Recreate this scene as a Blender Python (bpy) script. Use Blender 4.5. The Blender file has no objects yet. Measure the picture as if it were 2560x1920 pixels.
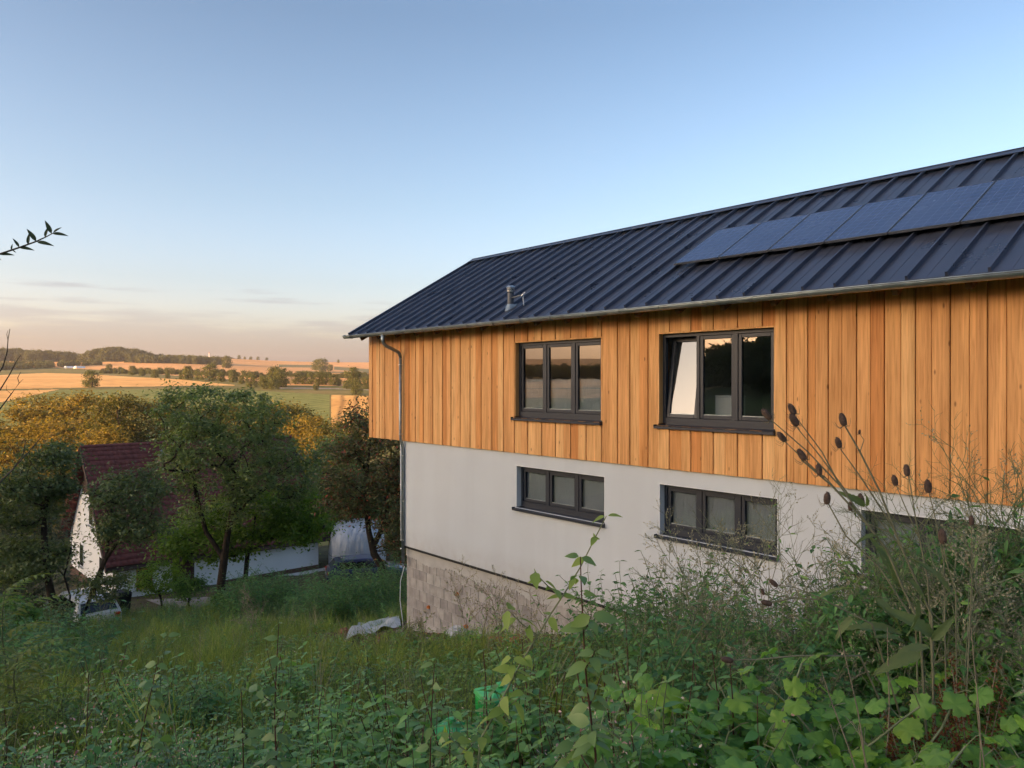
"""Timber house above a valley in low morning sun. Built in code only."""
SKY_DUST = 5.0; SKY_STR = .1; SUN_STR = 3.1; SUN_COL = (1, .54, .21); EXPO = 2.45
SKY_TINT = [(0, (1.78, 1.54, 1.85)), (.08, (1.65, 1.4, 1.56)), (.2, (1.18, 1.05, 1.1)), (.36, (.97, .90, .90)), (.68, (.69, .67, .69)), (1, (.69, .67, .69))]
SKY_VEIL = [(0, (0, 0, 0)), (1, (0, 0, 0))]
CLOUD_COL = (.66, .61, .72); HAZE = .00012
import bpy, math, random
import numpy as np
from mathutils import Vector, Matrix
R = math.radians
rng = np.random.default_rng(7)
random.seed(7)
S = bpy.context.scene
COL = S.collection

# ------------------------------------------------------------------ camera
cam = bpy.data.cameras.new('camera'); cam.sensor_width = 36; cam.lens = 1923 / 2560 * 36
cam.clip_start = 0.05; cam.clip_end = 20000
co = bpy.data.objects.new('camera', cam); COL.objects.link(co)
co.location = (0, 0, 0); co.rotation_euler = (math.pi / 2 - 0.0016, 0, 0)
S.camera = co
F = 1923.0
def px(x, y, Y):
    "point at depth Y seen at pixel (x, y) of the 2560 x 1920 photograph"
    return Vector(((x - 1280) / F * Y, Y, (957 - y) / F * Y))

# ------------------------------------------------------------------ light
SUN_EL, SUN_AZ = R(8.5), math.atan2(-0.88, -0.47)      # azimuth from +Y towards +X
W = bpy.data.worlds.new('World'); S.world = W; W.use_nodes = True
nt = W.node_tree; nt.nodes.clear()
def N(t, typ, **k):
    n = t.nodes.new(typ)
    for a, b in k.items(): setattr(n, a, b)
    return n
def L(t, a, b): t.links.new(a, b)
def mathn(t, op, a, b=None, clamp=False):
    n = N(t, 'ShaderNodeMath', operation=op, use_clamp=clamp)
    for i, v in enumerate((a, b)):
        if v is None: continue
        if hasattr(v, 'links'): L(t, v, n.inputs[i])
        else: n.inputs[i].default_value = v
    return n.outputs[0]
def mixc(t, fac, a, b, mode='MIX'):
    n = N(t, 'ShaderNodeMix', data_type='RGBA', blend_type=mode)
    for s, v in ((n.inputs[0], fac), (n.inputs[6], a), (n.inputs[7], b)):
        if hasattr(v, 'links'): L(t, v, s)
        elif isinstance(v, (int, float)): s.default_value = v
        else: s.default_value = (*v, 1) if len(v) == 3 else v
    return n.outputs[2]
def ramp(t, fac, stops, interp='LINEAR'):
    n = N(t, 'ShaderNodeValToRGB'); n.color_ramp.interpolation = interp
    e = n.color_ramp.elements
    while len(e) < len(stops): e.new(0.5)
    for q, (p, c) in zip(e, stops):
        q.position = p; q.color = (*c, 1) if len(c) == 3 else c
    L(t, fac, n.inputs[0]); return n.outputs[0]
sky = N(nt, 'ShaderNodeTexSky', sky_type='NISHITA', sun_disc=False)
sky.sun_elevation = SUN_EL; sky.sun_rotation = SUN_AZ
sky.altitude = 200; sky.air_density = 1.0; sky.dust_density = SKY_DUST; sky.ozone_density = 2.0
tc = N(nt, 'ShaderNodeTexCoord'); sep = N(nt, 'ShaderNodeSeparateXYZ'); L(nt, tc.outputs['Generated'], sep.inputs[0])
el = sep.outputs[2]
# pale veil of the low morning air, by height above the horizon only
tint = ramp(nt, mathn(nt, 'MULTIPLY', el, 1.6, True), SKY_TINT)
base = mixc(nt, 1.0, sky.outputs[0], tint, 'MULTIPLY')
veil = ramp(nt, mathn(nt, 'MULTIPLY', el, 1.6, True), SKY_VEIL)
base = mixc(nt, 1.0, base, veil, 'ADD')
# thin lavender cloud bars low over the horizon
mp = N(nt, 'ShaderNodeMapping'); mp.inputs['Scale'].default_value = (2.2, 2.2, 26); L(nt, tc.outputs['Generated'], mp.inputs[0])
nz = N(nt, 'ShaderNodeTexNoise'); nz.inputs['Scale'].default_value = 2.6; nz.inputs['Detail'].default_value = 6; nz.inputs['Roughness'].default_value = .55
L(nt, mp.outputs[0], nz.inputs['Vector'])
band = ramp(nt, mathn(nt, 'MULTIPLY', el, 6, True), [(0, (.95,)*3), (.22, (.74,)*3), (.36, (.44,)*3), (.52, (.33,)*3), (.66, (.26,)*3), (.8, (0,)*3)])
cl = mathn(nt, 'ADD', nz.outputs[0], band)
cl = ramp(nt, mathn(nt, 'SUBTRACT', cl, .80, True), [(0, (0,)*3), (.16, (1,)*3)], 'EASE')
cl = mathn(nt, 'MULTIPLY', cl, .34)
base = mixc(nt, cl, base, CLOUD_COL)
bg = N(nt, 'ShaderNodeBackground'); bg.inputs[1].default_value = SKY_STR
wo = N(nt, 'ShaderNodeOutputWorld'); L(nt, base, bg.inputs[0]); L(nt, bg.outputs[0], wo.inputs[0])
sun = bpy.data.lights.new('sun', 'SUN'); sun.energy = SUN_STR; sun.angle = R(.5); sun.color = SUN_COL
so = bpy.data.objects.new('sun', sun); COL.objects.link(so)
sd = Vector((math.sin(SUN_AZ) * math.cos(SUN_EL), math.cos(SUN_AZ) * math.cos(SUN_EL), math.sin(SUN_EL)))
so.rotation_euler = sd.to_track_quat('Z', 'Y').to_euler()
S.view_settings.view_transform = 'Standard'; S.view_settings.look = 'None'
S.view_settings.exposure = EXPO; S.view_settings.gamma = 1
S.render.engine = 'CYCLES'
S.cycles.max_bounces = 6; S.cycles.diffuse_bounces = 3; S.cycles.glossy_bounces = 3; S.cycles.transmission_bounces = 4
S.cycles.transparent_max_bounces = 8; S.cycles.volume_bounces = 0; S.cycles.use_denoising = True
S.cycles.caustics_reflective = False; S.cycles.caustics_refractive = False
# ------------------------------------------------------------------ helpers
class MB:
    "collects shapes into one mesh"
    def __init__(s): s.v = []; s.f = []; s.m = []
    def add(s, v, f, m=0):
        o = len(s.v); s.v += [tuple(p) for p in v]; s.f += [tuple(i + o for i in q) for q in f]; s.m += [m] * len(f); return s
    def box(s, x0, x1, y0, y1, z0, z1, m=0):
        return s.add([(x0,y0,z0),(x1,y0,z0),(x1,y1,z0),(x0,y1,z0),(x0,y0,z1),(x1,y0,z1),(x1,y1,z1),(x0,y1,z1)],
                     [(0,3,2,1),(4,5,6,7),(0,1,5,4),(1,2,6,5),(2,3,7,6),(3,0,4,7)], m)
    def tube(s, pts, rad, n=8, cap=True, m=0):
        pts = [Vector(p) for p in pts]; k = len(pts)
        rad = [rad] * k if isinstance(rad, (int, float)) else rad
        V = []; ref = Vector((0.31, 0.17, 1)).normalized()
        for i, p in enumerate(pts):
            d = (pts[min(i+1, k-1)] - pts[max(i-1, 0)])
            d = d.normalized() if d.length > 1e-9 else Vector((0, 0, 1))
            if abs(d.dot(ref)) > .97: ref = Vector((1, .2, .1)).normalized()
            a = d.cross(ref).normalized(); b = d.cross(a); 
            V += [p + (a * math.cos(2*math.pi*j/n) + b * math.sin(2*math.pi*j/n)) * rad[i] for j in range(n)]
        Fc = [(i*n+j, i*n+(j+1) % n, (i+1)*n+(j+1) % n, (i+1)*n+j) for i in range(k-1) for j in range(n)]
        if cap: Fc += [tuple(range(n-1, -1, -1)), tuple(range((k-1)*n, k*n))]
        return s.add(V, Fc, m)
    def lathe(s, prof, n=16, c=(0,0,0), m=0):
        V = [(c[0]+r*math.cos(2*math.pi*j/n), c[1]+r*math.sin(2*math.pi*j/n), c[2]+z) for r, z in prof for j in range(n)]
        k = len(prof)
        Fc = [(i*n+j, i*n+(j+1) % n, (i+1)*n+(j+1) % n, (i+1)*n+j) for i in range(k-1) for j in range(n)]
        Fc += [tuple(range(n-1, -1, -1)), tuple(range((k-1)*n, k*n))]
        return s.add(V, Fc, m)
    def loft(s, rings, m=0, cap=True):
        n = len(rings[0]); k = len(rings); V = [p for r in rings for p in r]
        Fc = [(i*n+j, i*n+(j+1) % n, (i+1)*n+(j+1) % n, (i+1)*n+j) for i in range(k-1) for j in range(n)]
        if cap: Fc += [tuple(range(n-1, -1, -1)), tuple(range((k-1)*n, k*n))]
        return s.add(V, Fc, m)
    def mesh(s, name, mats, smooth=False):
        me = bpy.data.meshes.new(name); me.from_pydata(s.v, [], s.f)
        for q in (mats if isinstance(mats, (list, tuple)) else [mats]): me.materials.append(q)
        if any(s.m): me.polygons.foreach_set('material_index', s.m)
        if smooth: me.polygons.foreach_set('use_smooth', [True] * len(me.polygons))
        me.update(); return me
    def build(s, name, mats, parent=None, smooth=False, bevel=0, **k):
        o = obj(name, s.mesh(name, mats, smooth), parent, **k)
        if bevel:
            b = o.modifiers.new('bevel', 'BEVEL'); b.width = bevel; b.segments = 2; b.limit_method = 'ANGLE'; b.angle_limit = R(40)
        return o
def obj(name, me, parent=None, loc=None, rot=None, scale=None, **props):
    o = bpy.data.objects.new(name, me); COL.objects.link(o)
    if parent is not None: o.parent = parent
    if loc is not None: o.location = loc
    if rot is not None: o.rotation_euler = rot
    if scale is not None: o.scale = scale
    for a, b in props.items(): o[a] = b
    return o
def thing(name, label, category, loc=(0,0,0), rz=0, group=None):
    o = obj(name, None, None, loc, (0, 0, rz), label=label, category=category)
    o.empty_display_size = .2
    if group: o['group'] = group
    return o
def npmesh(name, V, sizes, idx, mat, smooth=False, mats=None, mi=None):
    "mesh from numpy: V (n,3), idx flat loop indices, sizes polygon sizes"
    me = bpy.data.meshes.new(name)
    me.vertices.add(len(V)); me.vertices.foreach_set('co', np.ascontiguousarray(V, dtype=np.float32).ravel())
    me.loops.add(len(idx)); me.loops.foreach_set('vertex_index', np.ascontiguousarray(idx, dtype=np.int32))
    me.polygons.add(len(sizes)); st = np.concatenate([[0], np.cumsum(sizes)[:-1]]).astype(np.int32)
    me.polygons.foreach_set('loop_start', st); me.polygons.foreach_set('loop_total', np.asarray(sizes, dtype=np.int32))
    for q in (mats or [mat]): me.materials.append(q)
    if mi is not None: me.polygons.foreach_set('material_index', np.asarray(mi, dtype=np.int32))
    if smooth: me.polygons.foreach_set('use_smooth', np.ones(len(sizes), dtype=bool))
    me.update(calc_edges=True); me.validate(); return me

# ------------------------------------------------------------------ materials
MATS = {}
def pmat(name, col, rough=.6, spec=.4, metal=0.0, bump=0, bscale=20, var=0, vscale=3, coat=0):
    "plain surface with a little procedural variation and relief"
    if name in MATS: return MATS[name]
    m = bpy.data.materials.new(name); m.use_nodes = True; t = m.node_tree; b = t.nodes['Principled BSDF']
    b.inputs['Base Color'].default_value = (*col, 1); b.inputs['Roughness'].default_value = rough
    b.inputs['Specular IOR Level'].default_value = spec; b.inputs['Metallic'].default_value = metal
    if coat: b.inputs['Coat Weight'].default_value = coat
    g = N(t, 'ShaderNodeNewGeometry')
    if var:
        n = N(t, 'ShaderNodeTexNoise'); n.inputs['Scale'].default_value = vscale; n.inputs['Detail'].default_value = 6
        L(t, g.outputs['Position'], n.inputs['Vector'])
        c = ramp(t, n.outputs[0], [(.25, tuple(max(0, q*(1-var)) for q in col)), (.75, tuple(min(1, q*(1+var)) for q in col))])
        L(t, c, b.inputs['Base Color'])
        r = mathn(t, 'MULTIPLY_ADD', n.outputs[0], .3); r.node.inputs[2].default_value = rough - .15; L(t, r, b.inputs['Roughness'])
    if bump:
        n = N(t, 'ShaderNodeTexNoise'); n.inputs['Scale'].default_value = bscale; n.inputs['Detail'].default_value = 4
        L(t, g.outputs['Position'], n.inputs['Vector'])
        u = N(t, 'ShaderNodeBump'); u.inputs['Strength'].default_value = bump; u.inputs['Distance'].default_value = .01
        L(t, n.outputs[0], u.inputs['Height']); L(t, u.outputs[0], b.inputs['Normal'])
    MATS[name] = m; return m
def leafmat(name, cols, rough=.45, trans=.3, spec=.35, gain=1.0):
    "foliage: colour differs from leaf to leaf, some light passes through"
    if name in MATS: return MATS[name]
    m = bpy.data.materials.new(name); m.use_nodes = True; t = m.node_tree; b = t.nodes['Principled BSDF']; out = t.nodes['Material Output']
    g = N(t, 'ShaderNodeNewGeometry')
    cols = [tuple(q * gain for q in c) for c in cols]
    k = len(cols)
    src = g.outputs['Random Per Island']
    oi = N(t, 'ShaderNodeObjectInfo')
    src = mathn(t, 'FRACT', mathn(t, 'ADD', src, mathn(t, 'MULTIPLY', oi.outputs['Random'], .37)))
    c = ramp(t, src, [((i+.5)/k, q) for i, q in enumerate(cols)])
    n = N(t, 'ShaderNodeTexNoise'); n.inputs['Scale'].default_value = 1.1; n.inputs['Detail'].default_value = 3; L(t, g.outputs['Position'], n.inputs['Vector'])
    c = mixc(t, 1.0, c, ramp(t, n.outputs[0], [(.3, (.72, .74, .7)), (.7, (1.25, 1.2, 1.1))]), 'MULTIPLY')
    c = mixc(t, mathn(t, 'MULTIPLY', g.outputs['Backfacing'], .35), c, tuple(min(1, q*1.5+.02) for q in cols[k//2]))
    L(t, c, b.inputs['Base Color']); b.inputs['Roughness'].default_value = rough; b.inputs['Specular IOR Level'].default_value = spec
    tr = N(t, 'ShaderNodeBsdfTranslucent'); L(t, mixc(t, 1.0, c, (1.3, 1.35, .6), 'MULTIPLY'), tr.inputs[0])
    mx = N(t, 'ShaderNodeMixShader'); mx.inputs[0].default_value = trans
    L(t, b.outputs[0], mx.inputs[1]); L(t, tr.outputs[0], mx.inputs[2]); L(t, mx.outputs[0], out.inputs[0])
    MATS[name] = m; return m

def wood_mat():
    m = bpy.data.materials.new('larch_board'); m.use_nodes = True; t = m.node_tree; b = t.nodes['Principled BSDF']
    g = N(t, 'ShaderNodeNewGeometry'); oi = N(t, 'ShaderNodeObjectInfo'); tcn = N(t, 'ShaderNodeTexCoord')
    rnd = oi.outputs['Random']
    off = N(t, 'ShaderNodeCombineXYZ'); L(t, mathn(t, 'MULTIPLY', rnd, 91.7), off.inputs[2]); L(t, mathn(t, 'MULTIPLY', rnd, 37.3), off.inputs[0])
    # building frame coordinates: x along the wall, z up
    rotn = N(t, 'ShaderNodeVectorRotate', rotation_type='Z_AXIS'); rotn.inputs['Angle'].default_value = -HOUSE_RZ
    L(t, g.outputs['Position'], rotn.inputs['Vector'])
    add = N(t, 'ShaderNodeVectorMath', operation='ADD'); L(t, rotn.outputs[0], add.inputs[0]); L(t, off.outputs[0], add.inputs[1])
    def noise(sc, det, scale=1, rough=.55, dist=0):
        mp = N(t, 'ShaderNodeMapping'); mp.inputs['Scale'].default_value = sc; L(t, add.outputs[0], mp.inputs[0])
        n = N(t, 'ShaderNodeTexNoise'); n.inputs['Scale'].default_value = scale; n.inputs['Detail'].default_value = det; n.inputs['Roughness'].default_value = rough; n.inputs['Distortion'].default_value = dist
        L(t, mp.outputs[0], n.inputs['Vector']); return n.outputs[0]
    tone = ramp(t, rnd, [(0, (.70, .36, .14)), (.25, (.76, .425, .175)), (.45, (.70, .325, .11)), (.6, (.79, .46, .20)), (.78, (.73, .385, .15)), (.93, (.62, .265, .085))], 'CONSTANT')
    grain = noise((26, 26, .9), 8, 1.6, .62, .6)
    c = mixc(t, 1, tone, ramp(t, grain, [(.3, (.72, .62, .5)), (.52, (1, 1, 1)), (.75, (1.16, 1.14, 1.08))]), 'MULTIPLY')
    wide = noise((5, 5, .35), 3, 1.2)
    c = mixc(t, 1, c, ramp(t, wide, [(.35, (.84, .78, .7)), (.65, (1.12, 1.1, 1.06))]), 'MULTIPLY')
    # knots
    mp = N(t, 'ShaderNodeMapping'); mp.inputs['Scale'].default_value = (7, 0.01, 2.6); L(t, add.outputs[0], mp.inputs[0])
    vo = N(t, 'ShaderNodeTexVoronoi'); vo.inputs['Scale'].default_value = 1.0; L(t, mp.outputs[0], vo.inputs['Vector'])
    gate = N(t, 'ShaderNodeSeparateColor'); L(t, vo.outputs['Color'], gate.inputs[0])
    kn = ramp(t, vo.outputs['Distance'], [(.05, (1,)*3), (.12, (0,)*3)])
    kn = mathn(t, 'MULTIPLY', kn, mathn(t, 'GREATER_THAN', gate.outputs[0], .38))
    c = mixc(t, mathn(t, 'MULTIPLY', kn, .75), c, (.17, .065, .025))
    L(t, c, b.inputs['Base Color']); b.inputs['Roughness'].default_value = .62; b.inputs['Specular IOR Level'].default_value = .25
    u = N(t, 'ShaderNodeBump'); u.inputs['Strength'].default_value = .35; u.inputs['Distance'].default_value = .004
    L(t, grain, u.inputs['Height']); L(t, u.outputs[0], b.inputs['Normal'])
    return m
def plaster_mat():
    "rendered wall: trowel relief, faint patches, rain streaks and splash dirt along the foot"
    m = bpy.data.materials.new('grey_plaster'); m.use_nodes = True; t = m.node_tree; b = t.nodes['Principled BSDF']
    g = N(t, 'ShaderNodeNewGeometry')
    def noise(sc, scale, det=5):
        mp = N(t, 'ShaderNodeMapping'); mp.inputs['Scale'].default_value = sc; L(t, g.outputs['Position'], mp.inputs[0])
        n = N(t, 'ShaderNodeTexNoise'); n.inputs['Scale'].default_value = scale; n.inputs['Detail'].default_value = det; L(t, mp.outputs[0], n.inputs['Vector']); return n.outputs[0]
    c = ramp(t, noise((1, 1, 1), .55, 6), [(.3, (.56, .585, .605)), (.7, (.615, .64, .655))])
    c = mixc(t, 1, c, ramp(t, noise((2.2, 2.2, .16), 1.0), [(.40, (.975, .972, .97)), (.56, (1, 1, 1))]), 'MULTIPLY')
    sp = N(t, 'ShaderNodeSeparateXYZ'); L(t, g.outputs['Position'], sp.inputs[0])
    low = mathn(t, 'SUBTRACT', 1, mathn(t, 'DIVIDE', mathn(t, 'ADD', sp.outputs[2], 4.14), .55), True)
    c = mixc(t, mathn(t, 'MULTIPLY', mathn(t, 'MULTIPLY', low, noise((1, 1, 1), 6)), .5), c, (.36, .30, .24))
    L(t, c, b.inputs['Base Color']); b.inputs['Roughness'].default_value = .9; b.inputs['Specular IOR Level'].default_value = .15
    u = N(t, 'ShaderNodeBump'); u.inputs['Strength'].default_value = .4; u.inputs['Distance'].default_value = .006
    L(t, mathn(t, 'ADD', noise((1, 1, 1), 90), mathn(t, 'MULTIPLY', noise((1, 1, 1), 4), 2)), u.inputs['Height']); L(t, u.outputs[0], b.inputs['Normal'])
    return m
def glass_mat(name, tint=(.6, .63, .65), ior=2.7):
    m = bpy.data.materials.new(name); m.use_nodes = True; t = m.node_tree; out = t.nodes['Material Output']
    t.nodes.remove(t.nodes['Principled BSDF'])
    tr = N(t, 'ShaderNodeBsdfTransparent'); tr.inputs[0].default_value = (*tint, 1)
    gl = N(t, 'ShaderNodeBsdfGlossy'); gl.inputs['Roughness'].default_value = .0
    g = N(t, 'ShaderNodeNewGeometry'); n = N(t, 'ShaderNodeTexNoise'); n.inputs['Scale'].default_value = .9; n.inputs['Detail'].default_value = 1
    L(t, g.outputs['Position'], n.inputs['Vector'])
    u = N(t, 'ShaderNodeBump'); u.inputs['Strength'].default_value = .05; u.inputs['Distance'].default_value = .02
    L(t, n.outputs[0], u.inputs['Height']); L(t, u.outputs[0], gl.inputs['Normal'])
    fr = N(t, 'ShaderNodeLayerWeight'); fr.inputs['Blend'].default_value = .5; r0 = ((ior - 1) / (ior + 1)) ** 2
    sch = mathn(t, 'MULTIPLY_ADD', mathn(t, 'POWER', fr.outputs['Facing'], 5), 1 - r0); sch.node.inputs[2].default_value = r0
    mx = N(t, 'ShaderNodeMixShader'); L(t, sch, mx.inputs[0]); L(t, tr.outputs[0], mx.inputs[1]); L(t, gl.outputs[0], mx.inputs[2]); L(t, mx.outputs[0], out.inputs[0])
    return m
def cell_mat():
    "photovoltaic laminate: dark blue cells, thin pale grid, dusty film"
    m = bpy.data.materials.new('solar_cells'); m.use_nodes = True; t = m.node_tree; b = t.nodes['Principled BSDF']
    tcn = N(t, 'ShaderNodeTexCoord'); sp = N(t, 'ShaderNodeSeparateXYZ'); L(t, tcn.outputs['Object'], sp.inputs[0])
    def line(v, pitch, w):
        a = mathn(t, 'FRACT', mathn(t, 'DIVIDE', v, pitch)); a = mathn(t, 'ABSOLUTE', mathn(t, 'SUBTRACT', a, .5))
        return mathn(t, 'GREATER_THAN', a, .5 - w / pitch / 2)
    gx = line(sp.outputs[0], .1507, .007); gy = line(sp.outputs[1], .1535, .007)
    fx = line(sp.outputs[0], .05023, .0018)
    grid = mathn(t, 'MAXIMUM', mathn(t, 'MAXIMUM', gx, gy), mathn(t, 'MULTIPLY', fx, .35))
    n = N(t, 'ShaderNodeTexNoise'); n.inputs['Scale'].default_value = 1.1; n.inputs['Detail'].default_value = 3; g = N(t, 'ShaderNodeNewGeometry'); L(t, g.outputs['Position'], n.inputs['Vector'])
    c = mixc(t, grid, (.03, .05, .13), (.12, .16, .28))
    dust = ramp(t, n.outputs[0], [(.35, (0,)*3), (.75, (.34,)*3)])
    c = mixc(t, dust, c, (.10, .15, .27))
    L(t, c, b.inputs['Base Color'])
    r = mathn(t, 'MULTIPLY_ADD', n.outputs[0], .35); r.node.inputs[2].default_value = .02; L(t, r, b.inputs['Roughness'])
    b.inputs['Specular IOR Level'].default_value = .5
    return m
HOUSE_RZ = math.atan2(-.76361217, .64567519)
# ------------------------------------------------------------------ terrain
def smax(a, b, k): return np.logaddexp(a / k, b / k) * k
RT = np.array([0, 45, 62, 90, 120, 150, 200, 250, 300, 340, 450, 615, 900, 1280, 1420, 1800, 2300, 2700.])
ZT = np.array([-11.0, -11.1, -12.0, -14, -15, -14.5, -11, -7.2, -3.6, -1.9, 2.0, 6.6, 19, 40, 42, 34, 22, 10.])
HILLS = [  # wooded rises: x, y, height, radius
]
for hx, top, hw in ((-150, 880, 100), (18, 888, 48), (112, 894, 40), (165, 899, 22), (250, 892, 28), (292, 886, 34), (340, 892, 26), (410, 909, 48), (490, 912, 40)):
    u_ = (hx - 1280) / F; HILLS.append((u_ * 850, 850., (957 - top) / F * 850, hw / F * 850))
def H(x, y):
    x = np.asarray(x, dtype=float); y = np.asarray(y, dtype=float)
    rho = np.hypot(x, y); phi = np.arctan2(x, y)
    zp = -1.65 + .088 * x - .227 * y
    zp = -smax(-zp, -24. - 8 * np.sin(x / 90.) * np.cos(y / 70.), 4.)
    far = np.interp(rho, RT, ZT)
    far = far - np.where(rho > 400, (rho - 400) / 900., 0).clip(0, 1) * 7 * ((phi + .41) / .22).clip(0, 1.2)
    far = far + np.where(rho > 300, 1, 0) * 1.6 * np.sin(x / 75. + y / 130.) * np.clip((rho - 300) / 300, 0, 1)
    z = smax(zp, far, 1.1)
    # hillside that keeps the low sun off the near slope
    z = z + 44 * np.exp(-((x + 215) / 80) ** 2 - ((y + 112) / 75) ** 2)
    for hx, hy, hz, hr in HILLS:
        z = np.maximum(z, z + (hz - z) * np.exp(-(((x - hx) ** 2 + (y - hy) ** 2 * .5) / (hr * 1.1) ** 2) ** 1.6))
    nz = .05 * np.sin(x * 2.1 + 1.3 * np.sin(y * 1.1)) * np.sin(y * 1.7 + x * .4) + .09 * np.sin(x * .7 + 2) * np.sin(y * .6)
    return z + nz * np.clip(1.2 - rho / 60, .0, 1)
def h(x, y): return float(H(x, y))
def img(x, y, z): return 1280 + F * x / y, 957 - F * z / y

def ground_mat(name, cols, scale, rows=None, bump=.3, per=None):
    m = bpy.data.materials.new(name); m.use_nodes = True; t = m.node_tree; b = t.nodes['Principled BSDF']
    g = N(t, 'ShaderNodeNewGeometry')
    n = N(t, 'ShaderNodeTexNoise'); n.inputs['Scale'].default_value = scale; n.inputs['Detail'].default_value = 8; n.inputs['Roughness'].default_value = .6
    L(t, g.outputs['Position'], n.inputs['Vector'])
    k = len(cols); c = ramp(t, n.outputs[0], [(.3 + .4 * i / (k - 1), q) for i, q in enumerate(cols)])
    n2 = N(t, 'ShaderNodeTexNoise'); n2.inputs['Scale'].default_value = scale * 9; n2.inputs['Detail'].default_value = 4; L(t, g.outputs['Position'], n2.inputs['Vector'])
    c = mixc(t, 1, c, ramp(t, n2.outputs[0], [(.3, (.8,)*3), (.7, (1.15,)*3)]), 'MULTIPLY')
    if rows:
        ang, pitch, amt = rows
        ro = N(t, 'ShaderNodeVectorRotate', rotation_type='Z_AXIS'); ro.inputs['Angle'].default_value = ang; L(t, g.outputs['Position'], ro.inputs['Vector'])
        sp = N(t, 'ShaderNodeSeparateXYZ'); L(t, ro.outputs[0], sp.inputs[0])
        wv = mathn(t, 'ADD', mathn(t, 'MULTIPLY', sp.outputs[0], 2 * math.pi / pitch), mathn(t, 'MULTIPLY', n.outputs[0], 2.5))
        s = mathn(t, 'MULTIPLY_ADD', mathn(t, 'SINE', wv), .5); s.node.inputs[2].default_value = .5
        c = mixc(t, mathn(t, 'MULTIPLY', mathn(t, 'POWER', s, 3), amt), c, tuple(q * .45 for q in cols[0]))
    L(t, c, b.inputs['Base Color']); b.inputs['Roughness'].default_value = .9; b.inputs['Specular IOR Level'].default_value = .1
    u = N(t, 'ShaderNodeBump'); u.inputs['Strength'].default_value = bump; u.inputs['Distance'].default_value = .05
    L(t, n2.outputs[0], u.inputs['Height']); L(t, u.outputs[0], b.inputs['Normal'])
    MATS[name] = m; return m
GM = dict(
    ground=ground_mat('near_ground', [(.06, .045, .03), (.09, .08, .04), (.12, .11, .05)], 1.2),
    meadow=ground_mat('meadow', [(.10, .12, .035), (.17, .16, .055), (.25, .20, .08)], .03),
    upper_field=ground_mat('pale_stubble', [(.58, .31, .12), (.67, .37, .15), (.72, .42, .18)], .012, (R(62), 24, .22)),
    stubble_field=ground_mat('gold_stubble', [(.60, .34, .12), (.70, .42, .15), (.76, .48, .19)], .02, (R(70), 9, .12)),
    beet_field=ground_mat('beet_leaves', [(.15, .18, .05), (.21, .24, .07), (.27, .29, .095)], .22, (R(25), 4.2, .4)),
    row_field=ground_mat('striped_stubble', [(.58, .32, .10), (.70, .41, .13), (.76, .47, .17)], .05, (R(-11.5), 4.6, .75)),
    strip_field=ground_mat('green_strip', [(.13, .14, .055), (.18, .17, .075), (.21, .2, .09)], .04),
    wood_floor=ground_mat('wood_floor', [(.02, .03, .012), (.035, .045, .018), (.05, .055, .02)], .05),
    road=ground_mat('far_road', [(.3, .27, .24), (.36, .32, .28), (.4, .36, .32)], .2),
)
def crv(cx, pts):
    a = np.array(pts, dtype=float); return 720 + .452 * np.interp(cx, a[:, 0], a[:, 1])
def regions(X, Y, Z):
    "which field a spot belongs to: 0 ground .. (names in ORDER)"
    rho = np.hypot(X, Y); phi = np.arctan2(X, Y)
    phic = np.clip(phi, R(-34.2), R(-9.5))
    cx = (1280 + F * np.tan(phic)) / .452
    sl = Z / np.maximum(rho * np.cos(phic), 1.)
    yi = 957 - F * sl
    reg = np.full(X.shape, 1)
    reg[rho < 58] = 0
    far = rho > 235
    L1 = crv(cx, [(0,445),(270,440),(540,452),(800,468),(1000,488),(1300,508),(1560,538),(2040,545)])
    L2 = crv(cx, [(0,482),(250,470),(480,476),(700,490),(1000,506),(1300,537)])
    L3 = crv(cx, [(0,560),(250,555),(500,550),(800,546),(1000,541),(1300,540)])
    L4 = crv(cx, [(0,632),(150,600),(330,560)])
    T5 = crv(cx, [(0,640),(150,606),(330,562),(800,560),(1300,562),(1830,590),(2100,600)])
    reg[far & (yi < L1)] = 2
    reg[far & (yi > L2) & (yi < L3) & (cx < 1300)] = 3
    reg[far & (yi > L3 + 3.5) & (yi < L4) & (cx < 330)] = 3
    reg[(rho > 170) & (yi > T5) & (cx < 1822)] = 4
    reg[(rho > 170) & (yi > T5) & (cx >= 1834)] = 5
    g1 = (np.abs(yi - crv(cx, [(1500,430),(1740,433),(2100,440)])) < 3.2) & (cx > 1540) & (cx < 1740)
    g2 = (np.abs(yi - crv(cx, [(1740,440),(1860,444),(2100,462)])) < 4.0) & (cx > 1850)
    g3 = (np.abs(yi - crv(cx, [(1600,462),(2100,470)])) < 1.4) & (cx > 1640)
    reg[far & (rho < 2000) & (g1 | g2 | g3)] = 6
    rd = (np.abs(yi - crv(cx, [(1500,553),(1830,556),(2100,566)])) < .9) & (cx > 1540)
    reg[far & rd] = 8
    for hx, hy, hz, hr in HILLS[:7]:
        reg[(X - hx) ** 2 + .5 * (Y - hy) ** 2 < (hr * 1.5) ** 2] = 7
    return reg
ORDER = ['ground', 'meadow', 'upper_field', 'stubble_field', 'beet_field', 'row_field', 'strip_field', 'wood_floor', 'road']
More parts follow.
